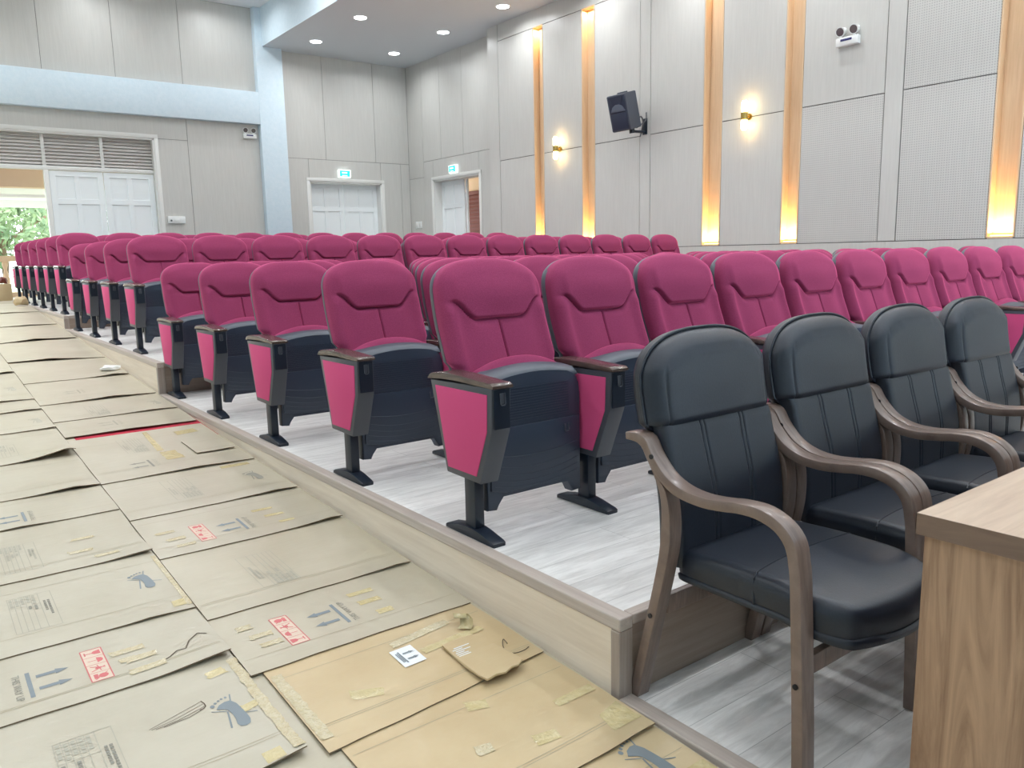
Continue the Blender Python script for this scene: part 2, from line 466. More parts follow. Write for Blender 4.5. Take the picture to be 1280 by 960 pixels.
# ceilings
bm = bmesh.new(); box(bm, XL, XS, YB, R, ZMAIN, ZMAIN+.2); struct('ceiling', bm, M['ceiling_white'])
bm = bmesh.new(); box(bm, XS, WR+.3, YB, R, ZS, ZMAIN+.2)
for f in bm.faces: f.material_index = 1 if all(abs(v.co.x-XS) < 1e-4 for v in f.verts) else 0
struct('ceiling_lowered', bm, [M['ceiling'], M['plaster']])

# ------------------------------------------------------------------ doors
def leaf(bm, u0, u1, z0, z1, t0, t1, axis='y'):
    """panelled door leaf in local plane u,z ; t0 front"""
    def b(ua, ub, za, zb_, ta, tb):
        if axis == 'y': box(bm, ua, ub, ta, tb, za, zb_, 0, .004, 1)
        else: box(bm, ta, tb, ua, ub, za, zb_, 0, .004, 1)
    w = u1-u0; s = .105; m = .09
    b(u0, u0+s, z0, z1, t0, t1); b(u1-s, u1, z0, z1, t0, t1)
    cx = (u0+u1)/2
    b(cx-m/2, cx+m/2, z0, z1, t0+.002, t1)
    ztop = z1-.1; zmid = z1-.1-.42
    for (za, zb_) in ((ztop, z1), (zmid-.1, zmid), (z0+.75, z0+.87), (z0, z0+.15)): b(u0+.01, u1-.01, za, zb_, t0+.001, t1)
    b(u0+.02, u1-.02, z0+.02, z1-.02, t0+(t1-t0)*.45, t1-.002)

# door_1: wide doorway, left half standing open, louvred transom over it
def frame_y(bm, x0, x1, z0, z1, y, d, w=.075):
    for a, b in ((x0-w, x0), (x1, x1+w)): box(bm, a, b, y-.018, y, z0, z1+w, 0, .004)
    box(bm, x0-w, x1+w, y-.019, y, z1, z1+w, 0, .004)
    # reveals
    box(bm, x0-.002, x0+.03, y, y+d, z0, z1, 0); box(bm, x1-.03, x1+.002, y, y+d, z0, z1, 0); box(bm, x0, x1, y, y+d, z1-.03, z1+.002, 0)
def mk_door(name, label):
    o = thing(name, label, 'door'); o['kind'] = 'structure'; return o
d1 = mk_door('door_1', 'wide white doorway in the rear wall, louvred transom above, half of it open')
bm = bmesh.new(); frame_y(bm, LX0, LX1, .2, LZ, R, .3)
for x in (LX0+.95, 2.38, LX0+2.86): box(bm, x-.03, x+.03, R+.12, R+.2, 2.86, LZ-.03, 0, .003)
box(bm, LX0, LX1, R+.1, R+.22, 2.80, 2.875, 0, .003)
box(bm, 2.35, 2.43, R+.1, R+.22, Z3-.1, 2.8, 0, .003)
obj('door_frame', bm, M['trim_paint'], d1)
for (a, b) in ((2.435, 3.36), (3.37, 4.295)):
    bm = bmesh.new(); leaf(bm, a, b, Z3, 2.79, R+.12, R+.165); obj('door_leaf', bm, M['door_paint'], d1)
bm = bmesh.new()
for i in range(9):
    z = 2.90+i*.062
    vs = [(R+.135, z), (R+.130, z+.006), (R+.178, z+.058), (R+.183, z+.053)]
    prism(bm, vs, 'x', LX0+.03, LX1-.03)
box(bm, LX0+.03, LX1-.03, R+.215, R+.235, 2.87, LZ-.03)
obj('louvre_slats', bm, M['louvre'], d1)

d2 = mk_door('door_2', 'closed white double door under a green exit sign in the rear wall')
bm = bmesh.new(); frame_y(bm, RX0, RX1, Z3, RZ, R, .3); obj('door_frame', bm, M['trim_paint'], d2)
for a, b in ((RX0+.03, (RX0+RX1)/2-.004), ((RX0+RX1)/2+.004, RX1-.03)):
    bm = bmesh.new(); leaf(bm, a, b, Z3, RZ-.035, R+.2, R+.245); obj('door_leaf', bm, M['door_paint'], d2)

d3 = mk_door('door_3', 'white double door in the far right wall, one leaf open to a corridor')
bm = bmesh.new(); w = .075
for a, b in ((DRY0-w, DRY0), (DRY1, DRY1+w)): box(bm, WR-.018, WR, a, b, Z3, DRZ+w, 0, .004)
box(bm, WR-.019, WR, DRY0-w, DRY1+w, DRZ, DRZ+w, 0, .004)
box(bm, WR, WR+.3, DRY0-.002, DRY0+.03, Z3, DRZ); box(bm, WR, WR+.3, DRY1-.03, DRY1+.002, Z3, DRZ); box(bm, WR, WR+.3, DRY0, DRY1, DRZ-.03, DRZ+.002)
obj('door_frame', bm, M['trim_paint'], d3)
bm = bmesh.new(); leaf(bm, 15.36, DRY1-.03, Z3, DRZ-.035, WR+.2, WR+.245, 'x'); obj('door_leaf', bm, M['door_paint'], d3)
bm = bmesh.new()
box(bm, WR+.25, WR+.295, 15.30, 15.36, Z3, DRZ-.035, 0, .003); obj('door_edge', bm, M['door_paint'], d3)
# corridor beyond the open leaf
bm = bmesh.new(); box(bm, 12.2, 12.4, 13, 21, .2, 4); struct('wall_corridor', bm, M['peach'])
bm = bmesh.new(); box(bm, WR+.3, 12.2, 13, 21, .2, Z3); struct('floor_corridor', bm, M['terrazzo'])
bm = bmesh.new(); box(bm, WR+.3, 12.4, 13, 21, 3.1, 3.3); box(bm, WR+.3, 12.4, 12.8, 13, .2, 3.1); struct('ceiling_corridor_shade', bm, M['peach'])  # unseen roof and end wall, added to keep sky light out of the corridor
cd = thing('slatted_door', 'red-brown slatted wooden door seen through the open white door', 'door', (12.17, 17.72, Z3))
bm = bmesh.new()
for a, b in ((-.5, -.42), (.42, .5)): box(bm, -.03, .02, a, b, 0, 2.28, 0, .004)
for z in (0, 1.05, 2.2): box(bm, -.03, .02, -.5, .5, z, z+.09, 0, .004)
obj('door_frame', bm, M['rust'], cd)
bm = bmesh.new()
for i in range(22):
    z = .1+i*.098
    prism(bm, [(-.022, z), (.012, z+.055), (.018, z+.05), (-.016, z-.005)], 'y', -.42, .42)
box(bm, .016, .022, -.45, .45, .02, 2.25)
obj('slats', bm, M['rust'], cd)

# ------------------------------------------------------------------ outside the left doorway
bm = bmesh.new(); box(bm, -4, 8, R+.3, 20.4, .1, Z3-.02); struct('path_porch', bm, M['terrazzo'])
bm = bmesh.new(); box(bm, -60, 60, 20.4, 110, -.6, -.3); struct('ground_lawn', bm, M['lawn'])
bm = bmesh.new(); box(bm, -4, 8, 18.2, 18.5, 2.52, 3.9); struct('beam_porch', bm, M['peach'])
bm = bmesh.new()
box(bm, -6, 10, 18.5, 21.9, 2.52, 2.62)
box(bm, -6, 10, 21.9, 22.05, 2.36, 2.75); box(bm, -6, 10, 20.1, 20.3, 2.46, 2.54)
for x in (-1.6, 1.2, 4.0): box(bm, x, x+.16, 18.5, 21.9, 2.46, 2.54)
struct('roof_porch', bm, M['white_paint'])
bal = thing('balustrade', 'peach balustrade with turned balusters on the porch outside', 'balustrade', (1.9, 19.3, Z3-.02))
bm = bmesh.new(); box(bm, -2.6, 2.6, -.09, .09, .72, .84, 0, .02); obj('rail', bm, M['peach'], bal)
bm = bmesh.new(); box(bm, -2.6, 2.6, -.08, .08, 0, .1, 0, .01); obj('plinth', bm, M['peach'], bal)
prof = [(.05, 0), (.05, .04), (.03, .07), (.055, .17), (.062, .25), (.045, .36), (.028, .46), (.05, .54), (.05, .62)]
for i in range(14):
    bm = bmesh.new(); lathe(bm, prof, (-2.5+i*.385, 0, .1), 14); obj('baluster', bm, M['peach'], bal)
def tree(x, y, h, r, n, label, seed):
    rr = random.Random(seed)
    t = thing('tree', label, 'tree', (x, y, -.3), group=None)
    bm = bmesh.new()
    tube(bm, [(0, 0, 0), (.05, .03, h*.3), (-.04, 0, h*.6), (.02, .05, h*.85)], .11, 8)
    for k in range(5):
        a = k*1.3; z = h*(.4+.08*k)
        tube(bm, [(0, 0, z), (math.cos(a)*r*.4, math.sin(a)*r*.4, z+h*.12), (math.cos(a)*r*.75, math.sin(a)*r*.75, z+h*.2)], .04, 6)
    obj('trunk', bm, M['bark'], t)
    bm = bmesh.new()
    cl = [(rr.uniform(-1, 1)*r*.7, rr.uniform(-1, 1)*r*.7, h*rr.uniform(.3, .95), rr.uniform(.35, .6)*r) for _ in range(13)]
    for i in range(n):
        c = rr.choice(cl); d = Vector((rr.gauss(0, 1), rr.gauss(0, 1), rr.gauss(0, 1))).normalized()*c[3]*rr.uniform(.5, 1)
        p = Vector(c[:3])+d
        a = Vector((rr.gauss(0, 1), rr.gauss(0, 1), rr.gauss(0, 1))).normalized()*.13; b = a.orthogonal().normalized()*.06
        bm.faces.new([bm.verts.new(q) for q in (p-a, p+b, p+a, p-b)])
    obj('foliage', bm, M['foliage'], t, False)
tree(2.35, 27, 4.6, 1.7, 2600, 'small leafy tree behind the porch, close to the open doorway edge', 1)
tree(5.0, 33, 5.0, 2.4, 2600, 'leafy tree beyond the porch, half hidden by the closed white door leaf', 2)
tree(1.2, 36, 5.4, 2.6, 2600, 'farthest leafy tree beyond the porch roof', 3)

# ------------------------------------------------------------------ auditorium chairs
NZ = 2.6
def outline_rows(z0, za, zt, w_low, w, n1=26, n2=16, zw=.618):
    rows = []
    for i in range(n1):
        z = z0+(za-z0)*i/n1
        t = min(max((z-zw)/.03, 0), 1); t = t*t*(3-2*t)
        rows.append((z, w_low+(w-w_low)*t))
    for i in range(n2+1):
        t = math.radians(86)*i/n2
        rows.append((za+(zt-za)*math.sin(t)**(2/NZ), w*math.cos(t)**(2/NZ)))
    return rows
def ztop_at(x, za, zt, w):
    q = min(abs(x)/w, 1)
    return za+(zt-za)*(max(1-q**NZ, 0))**(1/NZ)
def pad(bm, rows, za, zt, w, front, back, nx=40, mi=0, side_pow=1.0, cols=None):
    """closed cushion from an outline; front(x,z,d), back(x,z,d) give y"""
    F, B = [], []
    z0 = rows[0][0]
    for z, hw in rows:
        fr, br_ = [], []
        for i in range(nx+1):
            u = -1+2*i/nx
            u = math.copysign(1-(1-abs(u))**1.25, u) if cols is None else cols[i]
            x = u*hw
            d = min(hw-abs(x), max(ztop_at(x, za, zt, w)-z, 0), z-z0)
            fr.append(bm.verts.new((x, front(x, z, d), z)))
            br_.append(bm.verts.new((x, back(x, z, d), z)))
        F.append(fr); B.append(br_)
    for j in range(len(rows)-1):
        for i in range(nx):
            bm.faces.new([F[j][i], F[j][i+1], F[j+1][i+1], F[j+1][i]])
            bm.faces.new([B[j][i], B[j+1][i], B[j+1][i+1], B[j][i+1]])
        for i in (0, nx):
            bm.faces.new([F[j][i], F[j+1][i], B[j+1][i], B[j][i]])
    for j in (0, len(rows)-1):
        for i in range(nx): bm.faces.new([F[j][i], F[j][i+1], B[j][i+1], B[j][i]])
    for f in bm.faces: f.material_index = mi
def edge(d, r):
    if d >= r: return 0
    q = 1-d/r
    return r*(1-math.sqrt(max(1-q*q, 0)))
def smooth(t): t = min(max(t, 0), 1); return t*t*(3-2*t)

CX = .3275                                               # seat centre between two standards
PITCH = .57206
def yc_red(z):                                           # front of the backrest, centre line
    pts = [(.36, .235), (.60, .318), (.70, .358), (.79, .393), (.88, .412), (.95, .425), (1.04, .452)]
    for (a, ya), (b, yb) in zip(pts, pts[1:]):
        if z <= b: return ya+(yb-ya)*(z-a)/(b-a)
    return pts[-1][1]
def ycs(z): return (yc_red(z-.03)+yc_red(z)+yc_red(z+.03))/3
def gz(x):                                               # the smile-shaped groove
    ax = abs(x)
    return .797+.074*smooth((ax-.11)/.10)
def front_red(x, z, d):
    y = ycs(z)+edge(d, .05)*.8
    s = z-gz(x)
    f = 1-smooth((abs(x)-.185)/.04)
    y += .021*math.exp(-(s/.0058)**2)*f
    y -= .014*smooth((s+.004)/.02)*smooth(d/.05)*f*(1-smooth((z-.9)/.12))
    # plump upper face
    y -= .012*math.exp(-((z-.9)/.07)**2)*math.exp(-(x/.16)**2)
    if s < 0:
        y += .011*math.exp(-(x/.0042)**2)*smooth(-s/.01)
        y -= .010*math.exp(-((abs(x)-.1)/.08)**2)*smooth(-s/.03)
        # side bolsters of the lower back
        y -= .016*math.exp(-((abs(x)-.225)/.03)**2)*smooth(-s/.05)
    return y

UC = sorted(set([round(q*k, 4) for q in (-1, 1) for k in (0, .01, .02, .03, .045, .07, .12, .18, .24, .30, .36, .40, .43, .46, .49, .52, .55, .58, .61, .64, .67, .70, .73, .76, .79, .82, .85, .88, .905, .925, .945, .96, .975, .987, .995, 1)]))
def make_red():
    t = thing('auditorium_chair', 'maroon auditorium chair', 'chair')
    make_standard(t)
    # backrest
    rows = outline_rows(.40, .885, 1.036, .240, .2575, 0, 20)
    zz, lst = .40, []
    while zz < .884:
        q_ = smooth((zz-.613)/.03); lst.append((zz, .240+.0175*q_)); zz += .0035 if .765 < zz else (.012 if zz < .58 or zz > .64 else .006)
    rows = lst+[q for q in rows if q[0] > lst[-1][0]+.001]
    bm = bmesh.new()
    pad(bm, rows, .885, 1.036, .2575, front_red, lambda x, z, d: ycs(z)+.068, len(UC)-1, cols=UC)
    o = obj('backrest', bm, M['velvet'], t, angle=80); o.location = (CX, 0, 0)
    rows = outline_rows(.39, .885, 1.034, .2405, .2590, 60, 14, zw=.612)
    bm = bmesh.new()
    pad(bm, rows, .885, 1.034, .2590, lambda x, z, d: ycs(z)+.060-.0*d, lambda x, z, d: ycs(z)+.112-edge(d, .045)*.8, 24)
    o = obj('back_shell', bm, M['shell'], t, angle=60); o.location = (CX, 0, 0)
    # folded seat: black pan in front, red cushion behind
    def arch(x): return .602-.030*(x/.235)**2
    hw = .236
    out = [(-hw, .086), (-hw+.044, .082), (-hw+.068, .14), (hw-.068, .14), (hw-.044, .082), (hw, .086), (hw, .49), (hw-.012, .535)]
    top = [(hw*q, arch(hw*q)) for q in (.93, .85, .7, .5, .3, .1, -.1, -.3, -.5, -.7, -.85, -.93)]
    top[0] = (hw*.93, .558); top[-1] = (-hw*.93, .558)
    out += top+[(-hw+.012, .535), (-hw, .49)]
    bm = bmesh.new(); prism(bm, out, 'y', .168, .225, 0, .008, 2)
    o = obj('seat_shell', bm, M['black'], t); o.location = (CX, 0, 0)
    sh = o
    bm = bmesh.new()
    lo = [(-hw+.012, .165), (-.15, .148), (.15, .148), (hw-.012, .165), (hw-.012, .40), (-hw+.012, .40)]
    prism(bm, lo, 'y', .158, .170, 0, .004, 2)
    for zc, sag in ((.30, .022), (.262, .03), (.232, .03), (.205, .028), (.18, .024)):
        tube(bm, [(x, .1575, zc-sag*(1-(x/.21)**2)) for x in [-.21+.42*i/12 for i in range(13)]], .0016, 5)
    o = obj('lower_panel', bm, M['black'], sh)
    bm = bmesh.new()
    for i in range(13):
        z = .418+i*.0105
        box(bm, -.19, .17, .1655, .169, z, z+.004)
    obj('ribs', bm, M['black'], sh)
    bm = bmesh.new()
    tube(bm, [(.142, .156, .375), (.142, .154, .352), (.147, .154, .345), (.157, .154, .345), (.162, .154, .352), (.162, .156, .375)], .003, 6)
    obj('ticket_clip', bm, M['shell'], sh)
    # grey rim along the top of the pan
    bm = bmesh.new()
    R_ = [(hw*q, arch(hw*q)) for q in [-.93+.062*i for i in range(31)]]
    pr = []
    A = []
    for (x, z) in R_:
        s = [(x, .168, z-.008), (x, .172, z+.003), (x, .20, z+.022), (x, .262, z+.028), (x, .262, z-.02), (x, .20, z-.02)]
        A.append([bm.verts.new(p) for p in s])
    for a, b in zip(A, A[1:]):
        for i in range(6): bm.faces.new([a[i], a[(i+1) % 6], b[(i+1) % 6], b[i]])
    bm.faces.new(A[0][::-1]); bm.faces.new(A[-1])
    o = obj('seat_rim', bm, M['shell'], sh)
    bm = bmesh.new()
    def zt(x): return .654-.045*abs(x/.2)**2.2
    nx, ny = 24, 10
    G = []
    for j in range(ny+1):
        v = j/ny; row = []
        for i in range(nx+1):
            u = -1+2*i/nx; x = u*.205
            k = math.sin(PI*v)**.6
            row.append(bm.verts.new((x, .222+.115*v, .60-.03*(1-k)+(zt(x)-.60)*k)))
        G.append(row)
    Bt = [[bm.verts.new((-.205+.41*i/nx, .222+.115*j/ny+(.02 if j == 0 else 0), .22)) for i in range(nx+1)] for j in (0, ny)]
    for j in range(ny):
        for i in range(nx): bm.faces.new([G[j][i], G[j][i+1], G[j+1][i+1], G[j+1][i]])
    for i in range(nx):
        bm.faces.new([G[0][i], Bt[0][i], Bt[0][i+1], G[0][i+1]]); bm.faces.new([G[ny][i], G[ny][i+1], Bt[1][i+1], Bt[1][i]])
        bm.faces.new([Bt[0][i], Bt[1][i], Bt[1][i+1], Bt[0][i+1]])
    for i in (0, nx): bm.faces.new([G[j][i] for j in range(ny+1)]+[Bt[1][i], Bt[0][i]])
    o = obj('seat_cushion', bm, M['velvet'], t, angle=70); o.location = (CX, 0, 0)
    # pivots that hang the seat between the standards
    for x in (.086, .5555):
        bm = bmesh.new(); cyl(bm, (x, .27, .22), (x+.012, .27, .22), .05, 18); obj('pivot', bm, M['metal_black'], t)
    return t

STD = {}
def make_standard(t, dx=0):
    """armrest, side panel, post and foot on one side of a chair"""
    first = not STD
    def put(key, name, build, m, parent):
        if key in STD:
            o = bpy.data.objects.new(name, STD[key]); COL.objects.link(o); o.parent = parent
        else:
            bm = bmesh.new(); build(bm); o = obj(name, bm, m, parent); STD[key] = o.data
        return o
    w = .083
    prof = [(0, .592), (.006, .436), (.086, .230), (.305, .234), (.404, .582)]
    sp = put('panel', 'side_panel', lambda bm: prism(bm, prof, 'x', 0, w, 0, .005, 2), M['metal_edge'], t)
    sp.location = (dx, 0, 0)
    inset = [(.027, .566), (.033, .432), (.105, .256), (.292, .257), (.366, .564)]
    put('fabL', 'fabric_panel', lambda bm: prism(bm, inset, 'x', -.0035, .002, 0, .003, 2), M['fabric'], sp)
    put('fabR', 'fabric_panel', lambda bm: prism(bm, inset, 'x', w-.002, w+.0035, 0, .003, 2), M['fabric'], sp)
    def face(bm):
        prism(bm, [(.008, -.003), (w-.008, -.003), (w-.008, .003), (.008, .003)], 'z', .445, .585, 0)
    put('front', 'front_plate', face, M['metal_black'], sp)
    def hook(bm):
        box(bm, .034, .05, -.006, 0, .535, .572, 0, .002)
        tube(bm, [(.032, -.006, .572), (.032, -.010, .535), (.036, -.012, .53), (.048, -.012, .53), (.052, -.010, .535), (.052, -.006, .572)], .0025, 6)
    put('hook', 'number_holder', hook, M['metal_edge'], sp)
    def arm(bm):
        top = [(.418, .590), (.40, .606), (.33, .616), (.22, .617), (.12, .613), (.04, .609), (0, .607), (-.010, .600)]
        low = [(.418, .583), (.40, .584), (.33, .590), (.22, .593), (.12, .591), (.04, .589), (0, .588), (-.010, .590)]
        strip(bm, top, low, -.003, w+.004, .005, 30)
    a = put('arm', 'armrest', arm, M['arm_wood'], t); a.location = (dx, 0, 0)
    p = put('post', 'post', lambda bm: box(bm, .02, .064, .153, .220, .024, .245, 0, .005), M['metal_black'], t); p.location = (dx, 0, 0)
    def foot(bm):
        pr = [(.030, 0), (.030, .014), (.042, .020), (.12, .034), (.16, .040), (.215, .040), (.25, .034), (.335, .020), (.347, .014), (.347, 0)]
        prism(bm, pr, 'x', .010, .070, 0, .006, 2)
    f = put('foot', 'foot', foot, M['metal_black'], t); f.location = (dx, 0, 0)

ORD = ['first', 'second', 'third', 'fourth', 'fifth', 'sixth', 'seventh', 'eighth', 'ninth', 'tenth', 'eleventh', 'twelfth', 'thirteenth']
TIERS = [('lowest', 0.0, 2.2012, 1.0297, 5), ('middle', Z2, 7.417, 1.0437, 4), ('highest', Z3, 11.4278, .9611, 6)]
ROWN = {5: ['front', 'second', 'third', 'fourth', 'back'], 4: ['front', 'second', 'third', 'back'], 6: ['front', 'second', 'third', 'fourth', 'fifth', 'back']}
X0 = 1.5783
proto = make_red()
last = None
used = False
def chair_label(i, row, tier):
    if i == 0: return 'maroon padded auditorium chair at the aisle end of the %s row, %s tier' % (row, tier)
    if i == 12: return 'maroon padded auditorium chair at the wall end of the %s row, %s tier' % (row, tier)
    return 'maroon padded auditorium chair, %s from the aisle in the %s row, %s tier' % (ORD[i], row, tier)
for tier, z, y0, dy, n in TIERS:
    for r in range(n):
        for i in range(13):
            loc = (X0+PITCH*i, y0+dy*r, z)
            lab = chair_label(i, ROWN[n][r], tier); grp = 'chairs in the %s row of the %s tier' % (ROWN[n][r], tier)
            if not used:
                c = proto; c.location = loc; c['label'] = lab; c['group'] = grp; used = True
            else:
                c = dup(proto, loc, lab, grp)
            if i == 12: make_standard(c, PITCH)

# ------------------------------------------------------------------ black leather armchairs
BX0, BZ = 1.583, R0
def make_black():
    t = thing('armchair', 'black armchair', 'chair', (BX0, 0, BZ))
    arm_top = [(1.563, .793), (1.521, .797), (1.488, .785), (1.462, .745), (1.416, .698), (1.359, .672), (1.292, .664), (1.22, .670), (1.179, .676), (1.114, .677), (1.06, .660), (1.027, .635), (1.009, .605), (1.001, .563), (.994, .506), (.976, .2), (.968, 0)]
    arm_low = [(1.561, .772), (1.523, .770), (1.500, .757), (1.477, .722), (1.428, .672), (1.373, .645), (1.291, .636), (1.22, .642), (1.18, .648), (1.124, .648), (1.075, .634), (1.047, .610), (1.035, .585), (1.029, .553), (1.023, .499), (1.007, .2), (1.000, 0)]
    leg_b = [(1.548, 0), (1.503, .178), (1.461, .347), (1.435, .471), (1.428, .569), (1.432, .63), (1.452, .68), (1.48, .725)]
    leg_f = [(1.512, 0), (1.468, .188), (1.427, .355), (1.404, .456), (1.396, .517), (1.398, .59), (1.413, .65), (1.445, .69)]
    for x0, x1 in ((0, .055), (.545, .600)):
        bm = bmesh.new(); strip(bm, arm_top, arm_low, x0+.0012, x1-.0012, .0035, 84); a = obj('armrest', bm, M['bentwood'], t, angle=28)
        bm = bmesh.new(); strip(bm, leg_b, leg_f, x0+.003, x1-.003, .003, 40); lg = obj('rear_leg', bm, M['bentwood'], t, angle=28)
        for par, (yy, zz), (ya, za) in ((a, (.995, .268), 0), (lg, (1.469, .268), 0)) if False else ():
            pass
        sx = x0-.001 if x0 == 0 else x1+.001
        for par, yy, zz in ((a, .996, .265), (lg, 1.462, .275), (lg, 1.462, .74)):
            bm = bmesh.new(); cyl(bm, (sx-.002, yy, zz), (sx+.002, yy, zz), .007, 12); obj('screw_cap', bm, M['stitch'], par)
    for y, z, hh in ((1.452, .30, .055), (.998, .306, .05)):
        bm = bmesh.new(); box(bm, .05, .55, y-.011, y+.011, z-hh/2, z+hh/2, 0, .003); obj('stretcher', bm, M['bentwood'], t)
    # seat cushion
    def seat(bm, ztop, zbot, hw0, hw1, y0, y1, round_, n=30, m=34, seam=False):
        G, Bq = [], []
        for j in range(m+1):
            v = j/m; y = y0+(y1-y0)*v
            hwv = hw0+(hw1-hw0)*v
            # rounded front corners
            q = max(0, 1-(y-y0)/.15); hwv -= .085*(1-math.sqrt(max(1-q*q, 0)))
            q2 = max(0, 1-(y1-y)/.05); hwv -= .02*(1-math.sqrt(max(1-q2*q2, 0)))
            r1, r2 = [], []
            for i in range(n+1):
                u = -1+2*i/n; u = math.copysign(1-(1-abs(u))**1.4, u); x = u*hwv
                yy = y-.030*(1-(x/hwv)**2)*max(0, 1-v*2.2) if hwv > 0 else y
                d = min(hwv-abs(x), (y-y0)*1.0, (y1-y))
                z = ztop(v)-edge(d, round_)*1.0
                if seam: z -= .007*math.exp(-((yy-(1.155+.02*(1-(x/hwv)**2)))/.006)**2)*smooth(d/.02)
                r1.append(bm.verts.new((x, yy, z))); r2.append(bm.verts.new((x*.99, yy+(.004 if j == 0 else 0), zbot(v))))
            G.append(r1); Bq.append(r2)
        for j in range(m):
            for i in range(n):
                bm.faces.new([G[j][i], G[j][i+1], G[j+1][i+1], G[j+1][i]]); bm.faces.new([Bq[j][i], Bq[j+1][i], Bq[j+1][i+1], Bq[j][i+1]])
            for i in (0, n): bm.faces.new([G[j][i], G[j+1][i], Bq[j+1][i], Bq[j][i]])
        for j in (0, m):
            for i in range(n): bm.faces.new([G[j][i], G[j][i+1], Bq[j][i+1], Bq[j][i]])
    ztop = lambda v: .468+.012*math.sin(PI*v)-.022*max(0, 1-v*3.2)**2
    bm = bmesh.new(); seat(bm, ztop, lambda v: .402-.022*max(0, 1-v*3), .247, .238, .900, 1.43, .034, seam=False)
    s = obj('seat_cushion', bm, M['leather'], t, angle=60); s.location = (.300, 0, 0)
    bm = bmesh.new(); seat(bm, lambda v: .402-.022*max(0, 1-v*3), lambda v: .384-.027*max(0, 1-v*3), .2515, .242, .896, 1.43, .009)
    s2 = obj('seat_base', bm, M['leather'], t, angle=60); s2.location = (.300, 0, 0)
    # backrest: gusseted body, lower panel, head pad
    def yb(z):
        return 1.400+.075*smooth((z-.42)/.55)*1.0+.02*max(0, z-.82)/.25+(.012*math.exp(-((z-.62)/.12)**2))*-1
    def rows_b(z0, za, zt_, wl, w_, n1=20, n2=16): return outline_rows(z0, za, zt_, wl, w_, n1, n2)
    w_ = .270
    def gus(d): return .058*(1-math.sqrt(max(1-(1-d/.066)**2, 0)))*.75+.25*.058*(1-d/.066) if d < .066 else 0
    rowsB = lambda z0, zt_, w: [(z, hw) for z, hw in outline_rows(z0, .90, zt_, .2442, w, 60, 18, zw=.79)]
    bm = bmesh.new()
    pad(bm, rowsB(.40, 1.072, w_+.002), .90, 1.072, w_+.002, lambda x, z, d: yb(z)+.050, lambda x, z, d: yb(z)+.094-edge(d, .03)*.8, 30)
    o = obj('back_body', bm, M['leather'], t, angle=60); o.location = (.300, 0, 0)
    rr_ = [q for q in rowsB(.40, 1.073, w_+.003) if q[0] > .80]
    path = [(-x, yb(z)+.050, z) for z, x in rr_]+[(x, yb(z)+.050, z) for z, x in reversed(rr_)]
    bm = bmesh.new(); tube(bm, path, .0045, 8); obj('piping', bm, M['leather'], o)
    zs = .815
    UB = sorted(set([round(q*k, 4) for q in (-1, 1) for k in [i/22 for i in range(23)]+[.28, .29, .30, .31, .32, .325, .33, .335, .34, .35, .36, .37, .375, .38, .39, .40, .41, .42, .43, .44, .45, .97, .985]]))
    def fr_low(x, z, d):
        y = yb(z)+edge(max(.2445-abs(x), 0), .02)*.8
        for xs in (-.085, .085):
            xx = xs*(1+.25*(z-.6))
            y += .0045*math.exp(-((abs(x-xx)-.0085)/.0030)**2)
        y += .005*smooth((z-.80)/.012)
        return y
    lowrows = [(.42+(zs-.42)*i/40, .2440) for i in range(41)]
    bm = bmesh.new(); pad(bm, lowrows, 5, 6, 9, fr_low, lambda x, z, d: yb(z)+.075, len(UB)-1, cols=UB)
    o = obj('back_panel', bm, M['leather'], t, angle=60); o.location = (.300, 0, 0)
    rows = [(zs, w_-.001)]+[(z, hw) for z, hw in rowsB(.40, 1.068, w_) if z > zs+.003]
    def fr_head(x, z, d):
        hwz = max(hw for zz_, hw in rows if zz_ >= min(z, .90)-1e-6)
        dd = min(hwz-abs(x), ztop_at(x, .90, 1.068, w_)-z)
        y = yb(z)-.005+gus(max(dd, 0))-.010*math.exp(-((z-.92)/.09)**2)*math.exp(-(x/.2)**2)
        y += .0035*math.exp(-((dd-.050)/.004)**2)
        y += .008*(1-smooth((z-zs)/.014))
        return y
    bm = bmesh.new()
    UH = sorted(set([round(q*k, 4) for q in (-1, 1) for k in [i/16 for i in range(17)]+[.77, .785, .795, .805, .815, .825, .835, .85, .98]]))
    pad(bm, rows, .90, 1.068, w_, fr_head, lambda x, z, d: yb(z)+.054, len(UH)-1, cols=UH)
    o = obj('head_pad', bm, M['leather'], t, angle=60); o.location = (.300, 0, 0)
    # raised seam across the seat
    def zseat(y):
        v = (y-.905)/.525; return ztop(v)
    bm = bmesh.new()
    sp_ = []
    for i in range(31):
        x = -.236+.472*i/30; d = .243-abs(x); y = 1.165+.02*(1-(x/.243)**2)
        sp_.append((x, y, zseat(y)-edge(max(d, 0), .035)-.0005))
    sp_ = [(-.2435, 1.16, .40)]+sp_+[(.2435, 1.16, .40)]
    tube(bm, sp_, .0032, 6)
    q = obj('seam', bm, M['leather'], s)
    # stitched line round the front face of the head pad
    return t
bl = make_black()
BL = ['black leather armchair with bentwood arms at the row end, nearest the open aisle',
      'black leather armchair, second in the row from the aisle, partly behind the first',
      'black leather armchair, third in the row from the aisle, behind the desk corner',
      'black leather armchair farthest from the aisle, cut off at the picture edge']
bl['label'] = BL[0]; bl['group'] = 'black armchairs behind the desk'
for i in (1, 2, 3):
    dup(bl, (BX0+.602*i, 0, BZ), BL[i], 'black armchairs behind the desk')

